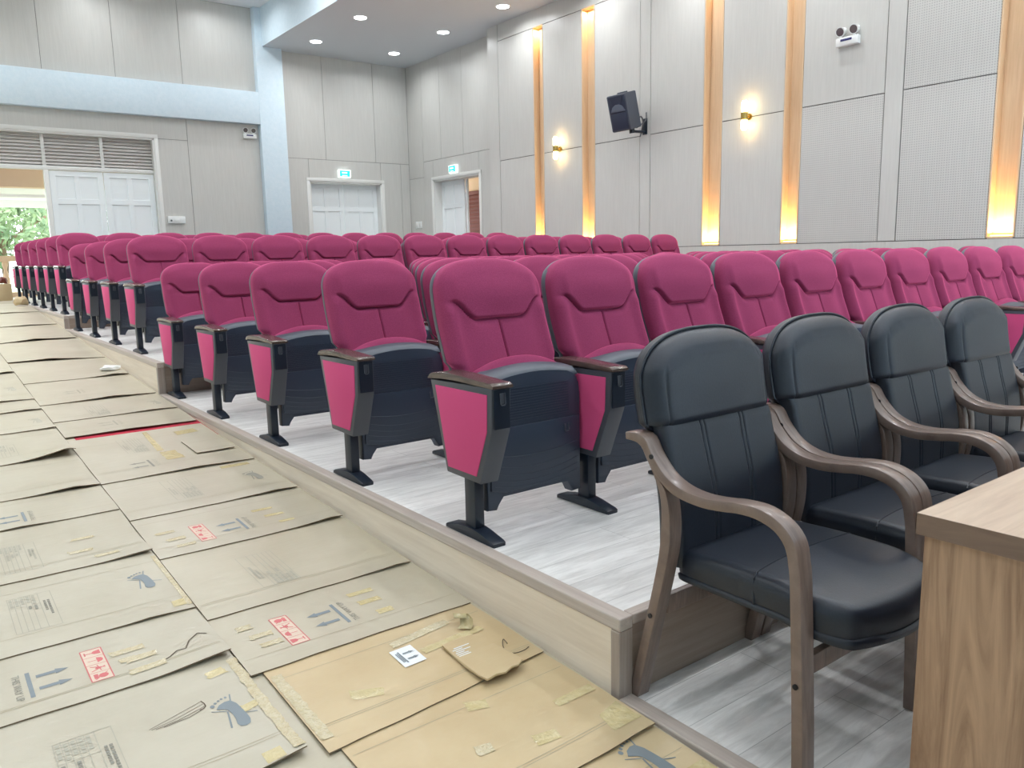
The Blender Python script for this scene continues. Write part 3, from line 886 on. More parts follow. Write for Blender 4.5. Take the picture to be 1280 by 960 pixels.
# ------------------------------------------------------------------ desk
dk = thing('desk', 'walnut-look desk with thick top in front of the black armchairs', 'desk', (1.593, .745, BZ))
bm = bmesh.new(); box(bm, .0012, 3.1988, -.6188, -.0012, .715, .76, 0, .0008, 1); top = obj('desktop', bm, M['desk_top'], dk)
bm = bmesh.new()
for a in ((0, .0014, -.62, 0), (3.1986, 3.2, -.62, 0), (0, 3.2, -.62, -.6186), (0, 3.2, -.0014, 0)): box(bm, *a, .7149, .7596)
obj('edge_band', bm, M['desk_edge'], top)
bm = bmesh.new(); box(bm, .016, .046, -.60, -.012, 0, .715, 0, .001, 1); obj('side_panel', bm, M['desk'], dk)
bm = bmesh.new(); box(bm, 3.15, 3.18, -.60, -.012, 0, .715, 0, .001, 1); obj('side_panel', bm, M['desk'], dk)
bm = bmesh.new(); box(bm, .046, 3.15, -.56, -.54, .1, .715, 0, .001, 1); obj('modesty_panel', bm, M['desk'], dk)

# ------------------------------------------------------------------ cardboard on the aisle
sheets = []
def LIFT(h): return .75 if h < .03 else .3
class Sheet:
    def __init__(s, x0, x1, y0, y1, base, seed, lifts=(), tilt=.0055, skew=0):
        s.x0, s.x1, s.y0, s.y1, s.base, s.tilt, s.lifts, s.skew = x0, x1, y0, y1, base, tilt, lifts, skew
        rr = random.Random(seed); s.ph = [rr.uniform(0, 6.28) for _ in range(6)]; s.rr = rr; s.th = .0015 if seed == 90 else .004
    def z(s, x, y):
        v = min(max((y-s.y0)/(s.y1-s.y0), 0), 1)
        h = ramp(y)+s.base+s.tilt*(1-v)
        h += .0004*(1+math.sin(x*7+s.ph[0])*math.sin(y*6+s.ph[1]))+.0002*(1+math.sin(x*19+s.ph[2]+y*5))
        for (lx, ly, rad, ht) in s.lifts:
            d = math.hypot(x-lx, y-ly)
            if d < rad: h += ht*LIFT(ht)*(1-d/rad)**2
        return h
    def build(s, name, label, mcard, parts=(), mats=()):
        bm = bmesh.new()
        nx = max(8, int((s.x1-s.x0)/.03)); ny = max(8, int((s.y1-s.y0)/.03))
        th = s.th
        T, B = [], []
        for j in range(ny+1):
            t, b = [], []
            for i in range(nx+1):
                u, v = i/nx, j/ny
                x = s.x0+(s.x1-s.x0)*u; y = s.y0+(s.y1-s.y0)*v+s.skew*(u-.5)
                if j == 0: y += .0025*math.sin(u*5+s.ph[3])+.0012*math.sin(u*23+s.ph[4])
                if i == nx: x += .002*math.sin(v*6+s.ph[5])
                z = s.z(x, y)
                t.append(bm.verts.new((x, y, z+th))); b.append(bm.verts.new((x, y, z)))
            T.append(t); B.append(b)
        def fc(vs, mi): bm.faces.new(vs).material_index = mi
        for j in range(ny):
            for i in range(nx):
                fc([T[j][i], T[j][i+1], T[j+1][i+1], T[j+1][i]], 0); fc([B[j][i], B[j+1][i], B[j+1][i+1], B[j][i+1]], 0)
            for i in (0, nx): fc([T[j][i], T[j+1][i], B[j+1][i], B[j][i]], 1)
        for j in (0, ny):
            for i in range(nx): fc([T[j][i], T[j][i+1], B[j][i+1], B[j][i]], 1)
        bmesh.ops.recalc_face_normals(bm, faces=bm.faces[:])
        sc_ = []
        L_ = s.y1-s.y0
        for v in ((.17, .19) if s.rr.random() < .5 else (.2,))+((.80,) if s.rr.random() < .7 else ()):
            yv = s.y0+L_*v; n_ = 14
            for k in range(n_):
                xa = s.x0+.012+(s.x1-s.x0-.024)*k/n_; xb = s.x0+.012+(s.x1-s.x0-.024)*(k+1)/n_
                sc_.append([(xa, yv-.0012), (xb, yv-.0012), (xb, yv+.0012), (xa, yv+.0012)])
        parts = list(parts)+[(sc_, 8, -.0006)]
        for polys, mi, up in parts:
            for poly in polys:
                fc([bm.verts.new((x, y, s.z(x, y)+th+.0012+up)) for x, y in poly], mi)
        me = bpy.data.meshes.new(name); bm.to_mesh(me); bm.free()
        for m in (mcard, M['card_edge'], M['ink'], M['ink_dark'], M['ink_pale'], M['ink_red'], M['ink_pink'], M['pen'], M['score']): me.materials.append(m)
        o = bpy.data.objects.new(name, me); COL.objects.link(o)
        me.shade_smooth(); me.set_sharp_from_angle(angle=math.radians(40))
        tag(o, label, 'cardboard'); o['group'] = 'cardboard sheets laid over the aisle'
        s.o = o; sheets.append(s)
        return o
    def patch(s, name, quad, m, up=.0012, nx=10, ny=4, jag=0, seed=0, wrinkle=0):
        """thin strip (tape, sticker) following the sheet; quad = four corners"""
        rr = random.Random(seed+11)
        bm = bmesh.new(); q = [Vector(p) for p in quad]; th = .004
        G = []
        for j in range(ny+1):
            row = []
            for i in range(nx+1):
                u, v = i/nx, j/ny
                p = q[0].lerp(q[1], u).lerp(q[3].lerp(q[2], u), v)
                if jag and i in (0, nx): p += Vector((rr.uniform(-1, 1), rr.uniform(-1, 1)))*jag
                z = s.z(p.x, p.y)+th+up+(rr.uniform(0, wrinkle) if wrinkle else 0)
                row.append(bm.verts.new((p.x, p.y, z)))
            G.append(row)
        for j in range(ny):
            for i in range(nx): bm.faces.new([G[j][i], G[j][i+1], G[j+1][i+1], G[j+1][i]])
        lo = [[bm.verts.new(v.co-Vector((0, 0, .0009))) for v in r] for r in (G[0], G[-1])]
        o = obj(name, bm, m, s.o, True, 30)
        return o

# marks printed on the cartons; local frame: a = along the text, b = up
def place(polys, c, up, size=1):
    """map local (a,b) polygons to world xy; up = 'R' (+X), 'L' (-X), 'F' (+Y)"""
    U = {'R': (1, 0), 'L': (-1, 0), 'F': (0, 1)}[up]; A = (U[1], -U[0])
    return [[(c[0]+size*(a*A[0]+b*U[0]), c[1]+size*(a*A[1]+b*U[1])) for a, b in p] for p in polys]
def rect(a0, a1, b0, b1): return [(a0, b0), (a1, b0), (a1, b1), (a0, b1)]
def line(p, q, w):
    p, q = Vector(p), Vector(q); d = (q-p).normalized(); n = Vector((-d.y, d.x))*w/2
    return [tuple(p-n), tuple(q-n), tuple(q+n), tuple(p+n)]
def disc(c, r, n=12, ry=None): return [(c[0]+r*math.cos(2*PI*i/n), c[1]+(ry or r)*math.sin(2*PI*i/n)) for i in range(n)]
_txt = {}
def text_polys(s, h, bold=0):
    """filled outlines of a word, cap height h, centred"""
    if s not in _txt:
        cu = bpy.data.curves.new('lettering', 'FONT'); cu.body = s; cu.align_x = 'CENTER'; cu.resolution_u = 2; cu.fill_mode = 'FRONT'
        o = bpy.data.objects.new('lettering', cu); COL.objects.link(o)
        bpy.context.view_layer.update()
        me = o.to_mesh()
        _txt[s] = [[(me.vertices[i].co.x, me.vertices[i].co.y) for i in p.vertices] for p in me.polygons]
        o.to_mesh_clear(); bpy.data.objects.remove(o); bpy.data.curves.remove(cu)
    k = h/.7
    return [[(x*k*.9, y*k) for x, y in p] for p in _txt[s]]
def arrows_mark(c, up, k=1, col=2, txt=3):
    bar = [rect(-.08, .08, -.012, 0)]
    ar = []
    for a in (-.04, .038):
        ar.append(rect(a-.0085, a+.0085, .014, .068)); ar.append([(a-.0165, .066), (a+.0165, .066), (a, .102)])
    tx = [[(a, b-.048) for a, b in p] for p in text_polys('THIS WAY UP', .021)]
    return [(place(bar+ar, c, up, k), col, 0), (place(tx, c, up, k*.98), txt, 0)]
def fragile_mark(c, up, k=1):
    H, Wd = .060, .215
    lines = [line((-Wd/2, 0), (Wd/2, 0), .0035), line((-Wd/2, H), (Wd/2, H), .0035), line((-Wd/2, 0), (-Wd/2, H), .0035), line((Wd/2, 0), (Wd/2, H), .0035)]
    for i in (1, 2, 3): a = -Wd/2+Wd*i/4; lines.append(line((a, 0), (a, H), .002))
    sy = []
    def glass(ca):
        sy.extend([[(ca-.014, .054), (ca+.014, .054), (ca+.010, .036), (ca, .028), (ca-.010, .036)], rect(ca-.002, ca+.002, .012, .03), rect(ca-.011, ca+.011, .008, .012)])
    ca = [-Wd/2+Wd*(i+.5)/4 for i in range(4)]
    glass(ca[0])
    sy.extend([[(ca[1]-.018, .036), (ca[1]+.018, .036), (ca[1]+.011, .05), (ca[1], .054), (ca[1]-.011, .05)], rect(ca[1]-.0015, ca[1]+.0015, .01, .036)])
    sy.extend([line((ca[2]-.016, .01), (ca[2]+.004, .05), .004), line((ca[2]+.016, .01), (ca[2]-.004, .05), .004), disc((ca[2], .03), .008), line((ca[2]-.02, .03), (ca[2]+.02, .036), .003)])
    sy.extend([disc((ca[3], .036), .014, 10), rect(ca[3]-.016, ca[3]+.012, .01, .022), line((ca[3]-.018, .05), (ca[3]+.018, .012), .003)])
    return [(place([rect(-Wd/2, Wd/2, 0, H)], c, up, k), 6, -.0005), (place(lines+sy, c, up, k), 5, 0)]
def foot_mark(c, up='F', k=1, col=2):
    sole = [(-.030, .045), (-.018, .062), (.000, .070), (.016, .068), (.026, .045), (.030, .015), (.033, -.02), (.034, -.05), (.028, -.07), (.014, -.077), (0, -.07), (-.004, -.055), (.000, -.03), (.000, -.005), (-.004, .022), (-.010, .032)]
    polys = [sole, disc((-.035, .066), .0065, 10, .008), disc((-.024, .077), .0045, 8, .006), disc((-.013, .084), .004, 8, .0055), disc((-.003, .089), .004, 8, .0055), disc((.009, .090), .004, 8, .006),
             line((-.045, .042), (-.008, .02), .003), line((.016, .066), (.024, .10), .004), line((-.007, .018), (-.022, -.065), .005), line((.030, -.014), (.062, -.028), .0035)]
    return [(place(polys, c, up, k), col, 0)]
def table_mark(c, up, wa, hb, seed, col=4, strong=3):
    rr = random.Random(seed); polys, dark = [], []
    rowsb = [0, .13, .26, .39, .52, .70, 1.0]
    for q in rowsb: polys.append(line((-wa/2, hb*q), (wa/2, hb*q), .0022))
    polys += [line((-wa/2, 0), (-wa/2, hb), .0018), line((wa/2, 0), (wa/2, hb), .0018), line((-wa*.2, 0), (-wa*.2, hb*.7), .0015)]
    for i in range(5):
        b0 = hb*(rowsb[i]+.03); h = hb*.07
        a = -wa/2+.008
        for k in range(4):
            a2 = a+rr.uniform(.012, .028)
            if a2 < -wa*.21: polys.append(rect(a, a2, b0, b0+h))
            a = a2+.004
        if rr.random() < .6:
            a = -wa*.17; n = rr.randint(2, 5)
            for k in range(n): dark.append(rect(a, a+.011, b0, b0+h)); a += .014
    for b0, n in ((.77, 7), (.86, 10)):
        a = -wa*.25
        for k in range(n): dark.append(rect(a, a+.010, hb*b0, hb*(b0+.06))); a += .0135
    return [(place(polys, c, up), col, 0), (place(dark, c, up), strong, .0001)]
def crease(pts, w=.004):
    return [([line(a, b, w) for a, b in zip(pts, pts[1:])], 7, 0)]

CN = 'cardboard_sheet'
A0, A1, A2, A3 = 'card_a', 'card_a', 'card_a', 'card_a'
# underlay that shows in the gap near the camera
s = Sheet(.45, 1.05, 1.1, 2.6, .0003, 90, tilt=0); s.build(CN, 'bare cardboard underlay showing in the gap between the two nearest sheets', M['card_c'])
AX0, AX1 = -.12, .703
BXa, BXb = .7075, 1.515
rcount = 0
def A(y0, y1, label, parts=(), lifts=(), m='card_a', x1=AX1, skew=0, seed=None, x0=AX0):
    global rcount; rcount += 1
    s = Sheet(x0, x1, y0, y1+.03, .003, seed or rcount*3, lifts, skew=skew); s.build(CN, label, M[m], parts); return s
def Bs(y0, y1, label, parts=(), lifts=(), m='card_a', x0=BXa, skew=0, seed=None, ov=.03):
    global rcount; rcount += 1
    s = Sheet(x0, BXb, y0, y1+ov, .003, seed or rcount*3+1, lifts, skew=skew); s.build(CN, label, M[m], parts); return s
a0 = A(1.845, 2.437, 'nearest pale cardboard sheet on the aisle with a large blue footprint mark',
       table_mark((.175, 2.10), 'R', .34, .14, 1)+foot_mark((.60, 2.125), 'F', 1.0)+crease([(.395, 2.186), (.45, 2.204), (.545, 2.237)], .0016)+crease([(.40, 2.180), (.46, 2.192), (.548, 2.222)], .0016)+crease([(.41, 2.176), (.47, 2.183), (.55, 2.208)], .002)+crease([(.43, 2.173), (.50, 2.180), (.545, 2.198)], .0022)+crease([(.547, 2.240), (.5515, 2.222), (.551, 2.205), (.542, 2.197), (.532, 2.196)], .0034), lifts=[(.70, 1.85, .22, .02)])
a1 = A(2.437, 2.835, 'pale cardboard sheet with grey upward arrows, red fragile box and a wavy crease',
       arrows_mark((.172, 2.622), 'R')+fragile_mark((.316, 2.63), 'R')+crease([(.511, 2.517), (.537, 2.526), (.566, 2.552), (.591, 2.545), (.615, 2.595), (.652, 2.632), (.675, 2.608)], .005),
       lifts=[(.70, 2.44, .38, .028)])
a2 = A(2.835, 3.44, 'pale cardboard sheet with a small blue footprint and a printed table, left of the seam',
       table_mark((.17, 3.135), 'R', .31, .136, 2)+foot_mark((.603, 3.165), 'F', 1.0), lifts=[(.55, 2.84, .2, .008)])
a3 = A(3.44, 4.06, 'pale cardboard sheet with only a printed table at the left and a lifted near corner', table_mark((.19, 3.69), 'R', .32, .13, 3, strong=4), lifts=[(.70, 3.44, .3, .045)])
a4 = A(4.06, 4.50, 'pale cardboard sheet with faint arrows cut by the left picture edge', arrows_mark((.32, 4.20), 'L'), lifts=[(.3, 4.06, .2, .01)])
a5 = A(4.50, 5.18, 'plain pale cardboard sheet with a raised near edge and dark gap below', lifts=[(.58, 4.5, .32, .055)])
a6 = A(5.18, 5.95, 'pale cardboard sheet with a sharply curled near edge beside the column seam', table_mark((.3, 5.5), 'R', .3, .13, 4, strong=4), lifts=[(.66, 5.18, .36, .16)])
a7 = A(5.95, 6.6, 'pale cardboard sheet with a faint footprint left of the seam', foot_mark((.622, 6.236), 'F', 1, 4), lifts=[(.7, 5.95, .3, .03)])
a8 = A(6.6, 7.0, 'narrow pale cardboard strip sheet left of the seam', lifts=[(.6, 6.6, .4, .03)])
a9 = A(7.0, 8.25, 'long pale cardboard sheet left of the seam, level with the middle tier', foot_mark((.60, 7.5), 'F', 1, 4), lifts=[(.5, 7.0, .4, .03)])
a10 = A(8.25, 9.6, 'pale cardboard sheet at the left picture edge, farthest of the left column', lifts=[(.65, 8.25, .3, .05)])

b00 = Bs(.75, 1.375, 'tan cardboard sheet at the bottom with a dark footprint beside the step', foot_mark((1.395, 1.285), 'F', 1.05), m='card_b', x0=.9)
b0a = Bs(1.375, 1.83, 'tan cardboard sheet with yellow tape patches, its near edge doubled and lifted', (), m='card_b', x0=.78, lifts=[(1.5, 1.38, .5, .012)])
b0 = Bs(1.83, 2.28, 'tan cardboard sheet carrying a white arrow sticker and a torn flap', (), m='card_b', x0=.745, skew=.05, lifts=[(1.38, 1.83, .22, .006)])
b1 = Bs(2.28, 2.71, 'pale cardboard sheet with arrows and red fragile box, beside the tan sheets',
        arrows_mark((1.092, 2.486), 'L')+fragile_mark((.938, 2.48), 'L'), m='card_c')
b2 = Bs(2.71, 3.335, 'pale cardboard sheet with one faint printed table beside the step', table_mark((1.10, 3.0), 'L', .33, .145, 5, strong=4), m='card_c', lifts=[(1.45, 2.71, .22, .012)])
b3 = Bs(3.335, 3.865, 'pale cardboard sheet with arrows and red box, third printed one along the step', arrows_mark((1.105, 3.53), 'L')+fragile_mark((.962, 3.53), 'L'), lifts=[(1.46, 3.34, .3, .018)])
b4 = Bs(3.865, 4.503, 'pale cardboard sheet with a printed table and a footprint near the step', table_mark((1.09, 4.2), 'L', .35, .13, 6, strong=4)+foot_mark((1.40, 4.185), 'F', 1.0, 3), lifts=[(1.4, 3.87, .35, .014)])
b5 = Bs(4.503, 5.54, 'pale cardboard sheet under a small overlaid piece, red carpet showing at its far edge', arrows_mark((1.0, 4.74), 'L', 1, 3, 4)+table_mark((1.07, 5.2), 'L', .36, .12, 7, strong=4), lifts=[(1.2, 4.5, .5, .014)], ov=0)
b6 = Bs(5.62, 6.1, 'pale cardboard sheet with faint arrows just beyond the red carpet strip', arrows_mark((1.04, 5.86), 'L', 1, 4, 4), lifts=[(1.1, 5.6, .6, .010)])
b7 = Bs(6.1, 6.72, 'pale cardboard sheet with faint table and footprint, level with the second step', table_mark((1.08, 6.33), 'L', .36, .12, 8, strong=4)+foot_mark((1.42, 6.36), 'F', 1, 4), lifts=[(1.35, 6.1, .4, .03)])
b8 = Bs(6.72, 7.65, 'pale cardboard sheet just past the second step corner', arrows_mark((1.02, 7.1), 'L', 1, 4, 4), lifts=[(1.2, 6.72, .5, .022)])
b9 = Bs(7.65, 8.75, 'pale cardboard sheet under the white crumpled scrap', (), lifts=[(1.4, 7.65, .3, .025)])
b10 = Bs(8.75, 10.2, 'pale cardboard sheet with a long lifted near edge beside the middle tier', (), lifts=[(1.05, 8.75, .55, .075)], skew=-.15)
b11 = Bs(10.2, 11.6, 'pale cardboard sheet with a curled edge by the third step', (), lifts=[(1.1, 10.2, .5, .08)], skew=.1)
b12 = Bs(11.6, 13.2, 'pale cardboard sheet beside the first chairs of the highest tier', (), lifts=[(1.2, 11.6, .5, .04)])
b13 = Bs(13.2, 15.4, 'farthest pale cardboard sheet, ending at the rear doorway', (), lifts=[(1.2, 13.2, .5, .03)])
# far left column continues
# tape, stickers
TP = [(b1, (1.229, 2.592), .10, .030), (b1, (1.228, 2.512), .085, .034), (b1, (1.238, 2.412), .06, .036), (b00, (1.46, 1.15), .1, .12)]
for i, (s, c, a, b) in enumerate(TP):
    s.patch('packing_tape', [(c[0]-a/2, c[1]-b/2), (c[0]+a/2, c[1]-b/2), (c[0]+a/2, c[1]+b/2), (c[0]-a/2, c[1]+b/2)], M['tape'], jag=.003, seed=i)
b0a.patch('packing_tape', [(1.14, 1.74), (1.20, 1.72), (1.21, 1.76), (1.15, 1.785)], M['tape'], seed=5, jag=.003)
b0a.patch('packing_tape', [(1.20, 1.50), (1.27, 1.49), (1.28, 1.53), (1.21, 1.545)], M['tape'], seed=6, jag=.004)
b0a.patch('packing_tape', [(1.36, 1.60), (1.50, 1.60), (1.50, 1.635), (1.36, 1.635)], M['tape'], seed=7, jag=.004)
b0a.patch('packing_tape', [(1.40, 1.42), (1.505, 1.42), (1.505, 1.52), (1.42, 1.50)], M['tape'], seed=8, jag=.004)
b0a.patch('packing_tape', [(1.05, 1.56), (1.10, 1.555), (1.11, 1.59), (1.06, 1.60)], M['tape_clear'], seed=9, jag=.004, wrinkle=.0012)
b0.patch('packing_tape', [(1.136, 2.165), (1.37, 2.195), (1.37, 2.235), (1.136, 2.20)], M['tape_clear'], nx=30, ny=5, jag=.004, seed=10, wrinkle=.0012)
b0.patch('packing_tape', [(1.20, 2.075), (1.44, 2.09), (1.44, 2.125), (1.20, 2.11)], M['tape'], nx=24, ny=4, jag=.004, seed=11, wrinkle=.0012)
b0.patch('packing_tape', [(.75, 1.86), (.785, 1.86), (.785, 2.24), (.75, 2.24)], M['tape_clear'], nx=5, ny=30, jag=.003, seed=12, wrinkle=.0012)
b0.patch('packing_tape', [(.90, 1.98), (.99, 1.95), (1.0, 1.99), (.91, 2.03)], M['tape'], seed=13, jag=.003)
a0.patch('packing_tape', [(.675, 1.86), (.705, 1.86), (.705, 2.42), (.675, 2.42)], M['tape_clear'], nx=5, ny=40, jag=.003, seed=14, wrinkle=.0012)
a0.patch('packing_tape', [(.60, 1.85), (.65, 1.85), (.65, 1.90), (.60, 1.90)], M['tape'], seed=15)
a0.patch('packing_tape', [(.60, 2.34), (.66, 2.35), (.65, 2.39), (.60, 2.38)], M['tape'], seed=16, jag=.004)
a0.patch('packing_tape', [(.63, 2.11), (.70, 2.13), (.70, 2.16), (.63, 2.145)], M['tape'], seed=17, jag=.004)
for i, (c, a, b) in enumerate([((.44, 2.66), .10, .032), ((.47, 2.59), .09, .034), ((.47, 2.51), .11, .034), ((.43, 2.60), .05, .03)]):
    a1.patch('packing_tape', [(c[0]-a/2, c[1]-b/2), (c[0]+a/2, c[1]-b/2), (c[0]+a/2, c[1]+b/2), (c[0]-a/2, c[1]+b/2)], M['tape_clear'], jag=.006, seed=20+i, wrinkle=.0012)
a2.patch('packing_tape', [(.64, 2.87), (.70, 2.87), (.70, 2.93), (.64, 2.92)], M['tape'], seed=30, jag=.004)
a2.patch('packing_tape', [(.685, 2.86), (.703, 2.86), (.703, 3.40), (.685, 3.40)], M['tape_clear'], nx=3, ny=40, seed=31, wrinkle=.0012)
for i, (c, a, b) in enumerate([((.79, 2.58), .05, .035), ((.82, 2.50), .07, .03), ((.83, 2.43), .07, .03)]):
    b1.patch('packing_tape', [(c[0]-a/2, c[1]-b/2), (c[0]+a/2, c[1]-b/2), (c[0]+a/2, c[1]+b/2), (c[0]-a/2, c[1]+b/2)], M['tape_clear'], jag=.006, seed=40+i, wrinkle=.0012)
for i, (c, a, b) in enumerate([((.80, 3.62), .08, .03), ((.82, 3.52), .08, .035), ((.84, 3.43), .08, .03)]):
    b3.patch('packing_tape', [(c[0]-a/2, c[1]-b/2), (c[0]+a/2, c[1]-b/2), (c[0]+a/2, c[1]+b/2), (c[0]-a/2, c[1]+b/2)], M['tape_clear'], jag=.006, seed=50+i, wrinkle=.0012)
for i, (c, a, b) in enumerate([((1.25, 3.66), .1, .03), ((1.27, 3.56), .09, .03), ((1.29, 3.45), .07, .03)]):
    b3.patch('packing_tape', [(c[0]-a/2, c[1]-b/2), (c[0]+a/2, c[1]-b/2), (c[0]+a/2, c[1]+b/2), (c[0]-a/2, c[1]+b/2)], M['tape'], jag=.003, seed=60+i)
for i, c in enumerate([(.42, 3.60), (.45, 3.75), (.50, 3.50)]):
    a3.patch('packing_tape', [(c[0], c[1]), (c[0]+.09, c[1]), (c[0]+.09, c[1]+.03), (c[0], c[1]+.03)], M['tape_clear'], jag=.006, seed=70+i, wrinkle=.0012)
b4.patch('packing_tape', [(1.30, 4.42), (1.46, 4.42), (1.46, 4.47), (1.30, 4.47)], M['tape'], seed=80, jag=.004)
b5.patch('packing_tape', [(1.10, 4.98), (1.14, 4.98), (1.16, 5.5), (1.13, 5.5)], M['tape'], nx=4, ny=24, seed=81)
b5.patch('packing_tape', [(1.10, 4.75), (1.20, 4.75), (1.19, 4.95), (1.10, 4.95)], M['tape'], nx=4, ny=12, seed=82, jag=.004)
b5.patch('packing_tape', [(1.30, 5.30), (1.44, 5.32), (1.43, 5.42), (1.30, 5.40)], M['tape'], nx=4, ny=12, seed=83, jag=.004)
# sticker with arrows
st = b0.patch('arrow_sticker', [(1.107, 2.04), (1.186, 2.043), (1.188, 2.152), (1.109, 2.149)], M['sticker'], .003, 6, 6)
bm = bmesh.new()
for polys in (arrows_mark((1.132, 2.095), 'R', .45)[0][0],):
    for p in polys: bm.faces.new([bm.verts.new((x, y, b0.z(x, y)+.004+.0044)) for x, y in p])
for k in range(2):
    p = place([rect(-.03, .03, 0, .003)], (1.117+k*.005, 2.095), 'R')[0]
    bm.faces.new([bm.verts.new((x, y, b0.z(x, y)+.004+.0044)) for x, y in p])
obj('arrow_print', bm, M['ink'], st, False)
# torn flap lying on the tan sheet
bm = bmesh.new()
fl = [(1.262, 2.07), (1.256, 1.99), (1.250, 1.92), (1.247, 1.84), (1.253, 1.805), (1.29, 1.812), (1.32, 1.803), (1.35, 1.815), (1.375, 1.812), (1.405, 1.83), (1.41, 1.90), (1.402, 1.98), (1.41, 2.06), (1.34, 2.08)]
prism(bm, [(x, y) for x, y in fl], 'z', 0, .006)
for v in bm.verts: v.co.z += b0.z(v.co.x, max(v.co.y, 1.80))+.0055+.010*smooth((1.95-v.co.y)/.15)+.0045
flap = obj('torn_flap', bm, [M['card_b']], b0.o, False)
bm = bmesh.new()
for i in range(9):
    y = 1.945+i*.010; x0_ = 1.275+rnd.uniform(-.01, .01)
    box(bm, x0_, x0_+rnd.uniform(.03, .06), y, y+.004, b0.z(1.29, y)+.0165, b0.z(1.29, y)+.0172)
obj('white_print', bm, M['sticker'], flap, False)
# curl of peeled tape standing on the sheet
bm = bmesh.new()
cp = [(1.38, 2.12, .004), (1.40, 2.135, .006), (1.412, 2.155, .018), (1.405, 2.17, .034), (1.392, 2.165, .040), (1.385, 2.15, .030)]
A_ = [[bm.verts.new((x+dx, y+dy, b0.z(1.4, 2.15)+.006+z)) for dx, dy in ((-.012, .02), (.02, -.012))] for x, y, z in cp]
for a, b in zip(A_, A_[1:]): bm.faces.new([a[0], a[1], b[1], b[0]])
o = obj('peeled_tape', bm, M['tape'], b0.o); md = o.modifiers.new('thickness', 'SOLIDIFY'); md.thickness = .001

def loose(name, label, cat, x0, x1, y0, y1, base, seed, m):
    s = Sheet(x0, x1, y0, y1, base, seed, tilt=.006); o = s.build(name, label, M[m]); o['category'] = cat; del o['group']; return s
loose('cardboard_piece', 'small cardboard piece lying on a sheet beside the fourth chair', 'cardboard', 1.27, 1.49, 4.77, 5.1, .0125, 95, 'card_a')
# red carpet showing between sheets
bm = bmesh.new()
box(bm, .76, 1.528, 5.2, 5.9, 0, .002)
for v in bm.verts: v.co.z += ramp(v.co.y)+.0003
tag(obj('carpet', bm, M['carpet'], None, False), 'red carpet showing as a thin strip between two cardboard sheets', 'carpet')
# brown string by the step
bm = bmesh.new()
def zb0(x, y): return max(b0.z(x, max(y, 1.83)), b0a.z(x, min(y, 1.86)))+.0085
sp = catmull([Vector((1.443, 1.96, 0)), Vector((1.449, 1.99, 0)), Vector((1.425, 1.96, 0)), Vector((1.408, 1.92, 0)), Vector((1.425, 1.895, 0)), Vector((1.46, 1.892, 0)), Vector((1.485, 1.90, 0))], 6)
tube(bm, [(p.x, p.y, b0.z(p.x, p.y)+.010) for p in sp], .0016, 6)
tag(obj('string', bm, M['pen'], None), 'thin brown string curled on the tan cardboard by the step', 'string')
# scraps
def scrap(name, label, cat, c, r, m, seed, zs=.6):
    rr = random.Random(seed); bm = bmesh.new()
    bmesh.ops.create_icosphere(bm, subdivisions=2, radius=1)
    for v in bm.verts:
        k = rr.uniform(.65, 1.15); v.co = Vector((v.co.x*r[0]*k, v.co.y*r[1]*k, max(v.co.z, -.45)*r[2]*k))
    lo = min(v.co.z for v in bm.verts)
    for v in bm.verts: v.co += Vector(c)-Vector((0, 0, lo))
    o = obj(name, bm, M[m], None, False); tag(o, label, cat); return o
scrap('crumpled_wrapper', 'white crumpled wrapper on the cardboard near the second step', 'litter', (1.42, 7.92, ramp(7.92)+.017), (.085, .07, .03), 'white_plastic', 3)
scrap('cardboard_scrap', 'brown crumpled cardboard scrap on the far end of the aisle', 'litter', (1.42, 14.4, Z3+.015), (.11, .09, .10), 'card_b', 4)
# things by the far doorway
bx = thing('cardboard_box', 'tan cardboard box standing at the open rear doorway', 'box', (1.40, 17.05, Z3))
bm = bmesh.new(); box(bm, -.18, .16, -.15, .15, 0, .30, 0, .006); obj('carton', bm, M['card_b'], bx)
bm = bmesh.new(); prism(bm, [(-.18, .30), (-.16, .306), (-.05, .36), (-.06, .362)], 'y', -.15, .15); obj('flap', bm, M['card_b'], bx)
scrap('bundle', 'red-brown bundle lying on the tan box by the doorway', 'bundle', (1.45, 17.05, Z3+.302), (.075, .11, .09), 'rust', 8)

# ------------------------------------------------------------------ wall fittings
def downlight(x, y, z, label, group):
    t = thing('downlight', label, 'ceiling light', (x, y, z), group=group)
    bm = bmesh.new(); lathe(bm, [(.112, -.004), (.132, -.006), (.14, -.003), (.14, 0), (.112, 0)], (0, 0, 0), 28)
    obj('ring', bm, M['white_plastic'], t)
    bm = bmesh.new(); lathe(bm, [(.115, -.001), (.112, -.010), (.085, -.016), (.04, -.0185), (.004, -.019)], (0, 0, 0), 28); obj('lens', bm, M['lamp_white'], t)
    return t
def lamp(name, x, y, z, power, size, spread=160, col=(.94, .97, 1)):
    L = bpy.data.lights.new(name, 'AREA'); L.shape = 'DISK'; L.size = size; L.energy = power; L.color = col; L.spread = math.radians(spread)
    o = bpy.data.objects.new(name, L); COL.objects.link(o); o.location = (x, y, z); return o
DLX = [7.42, 9.26]; DLY = [16.3, 14.28, 12.26, 10.24, 8.22, 6.2, 4.18, 2.16, .14]
DN = {(0, 0): 'round downlight in the lowered ceiling nearest the pale pillar', (0, 1): 'round downlight in the lowered ceiling, second from the rear on the pillar side',
      (1, 0): 'round downlight in the lowered ceiling above the rear wall corner', (1, 1): 'round downlight in the lowered ceiling, second from the rear along the right wall',
      (1, 2): 'round downlight in the lowered ceiling at the top edge, nearest the lit wall slots'}
dl0 = None
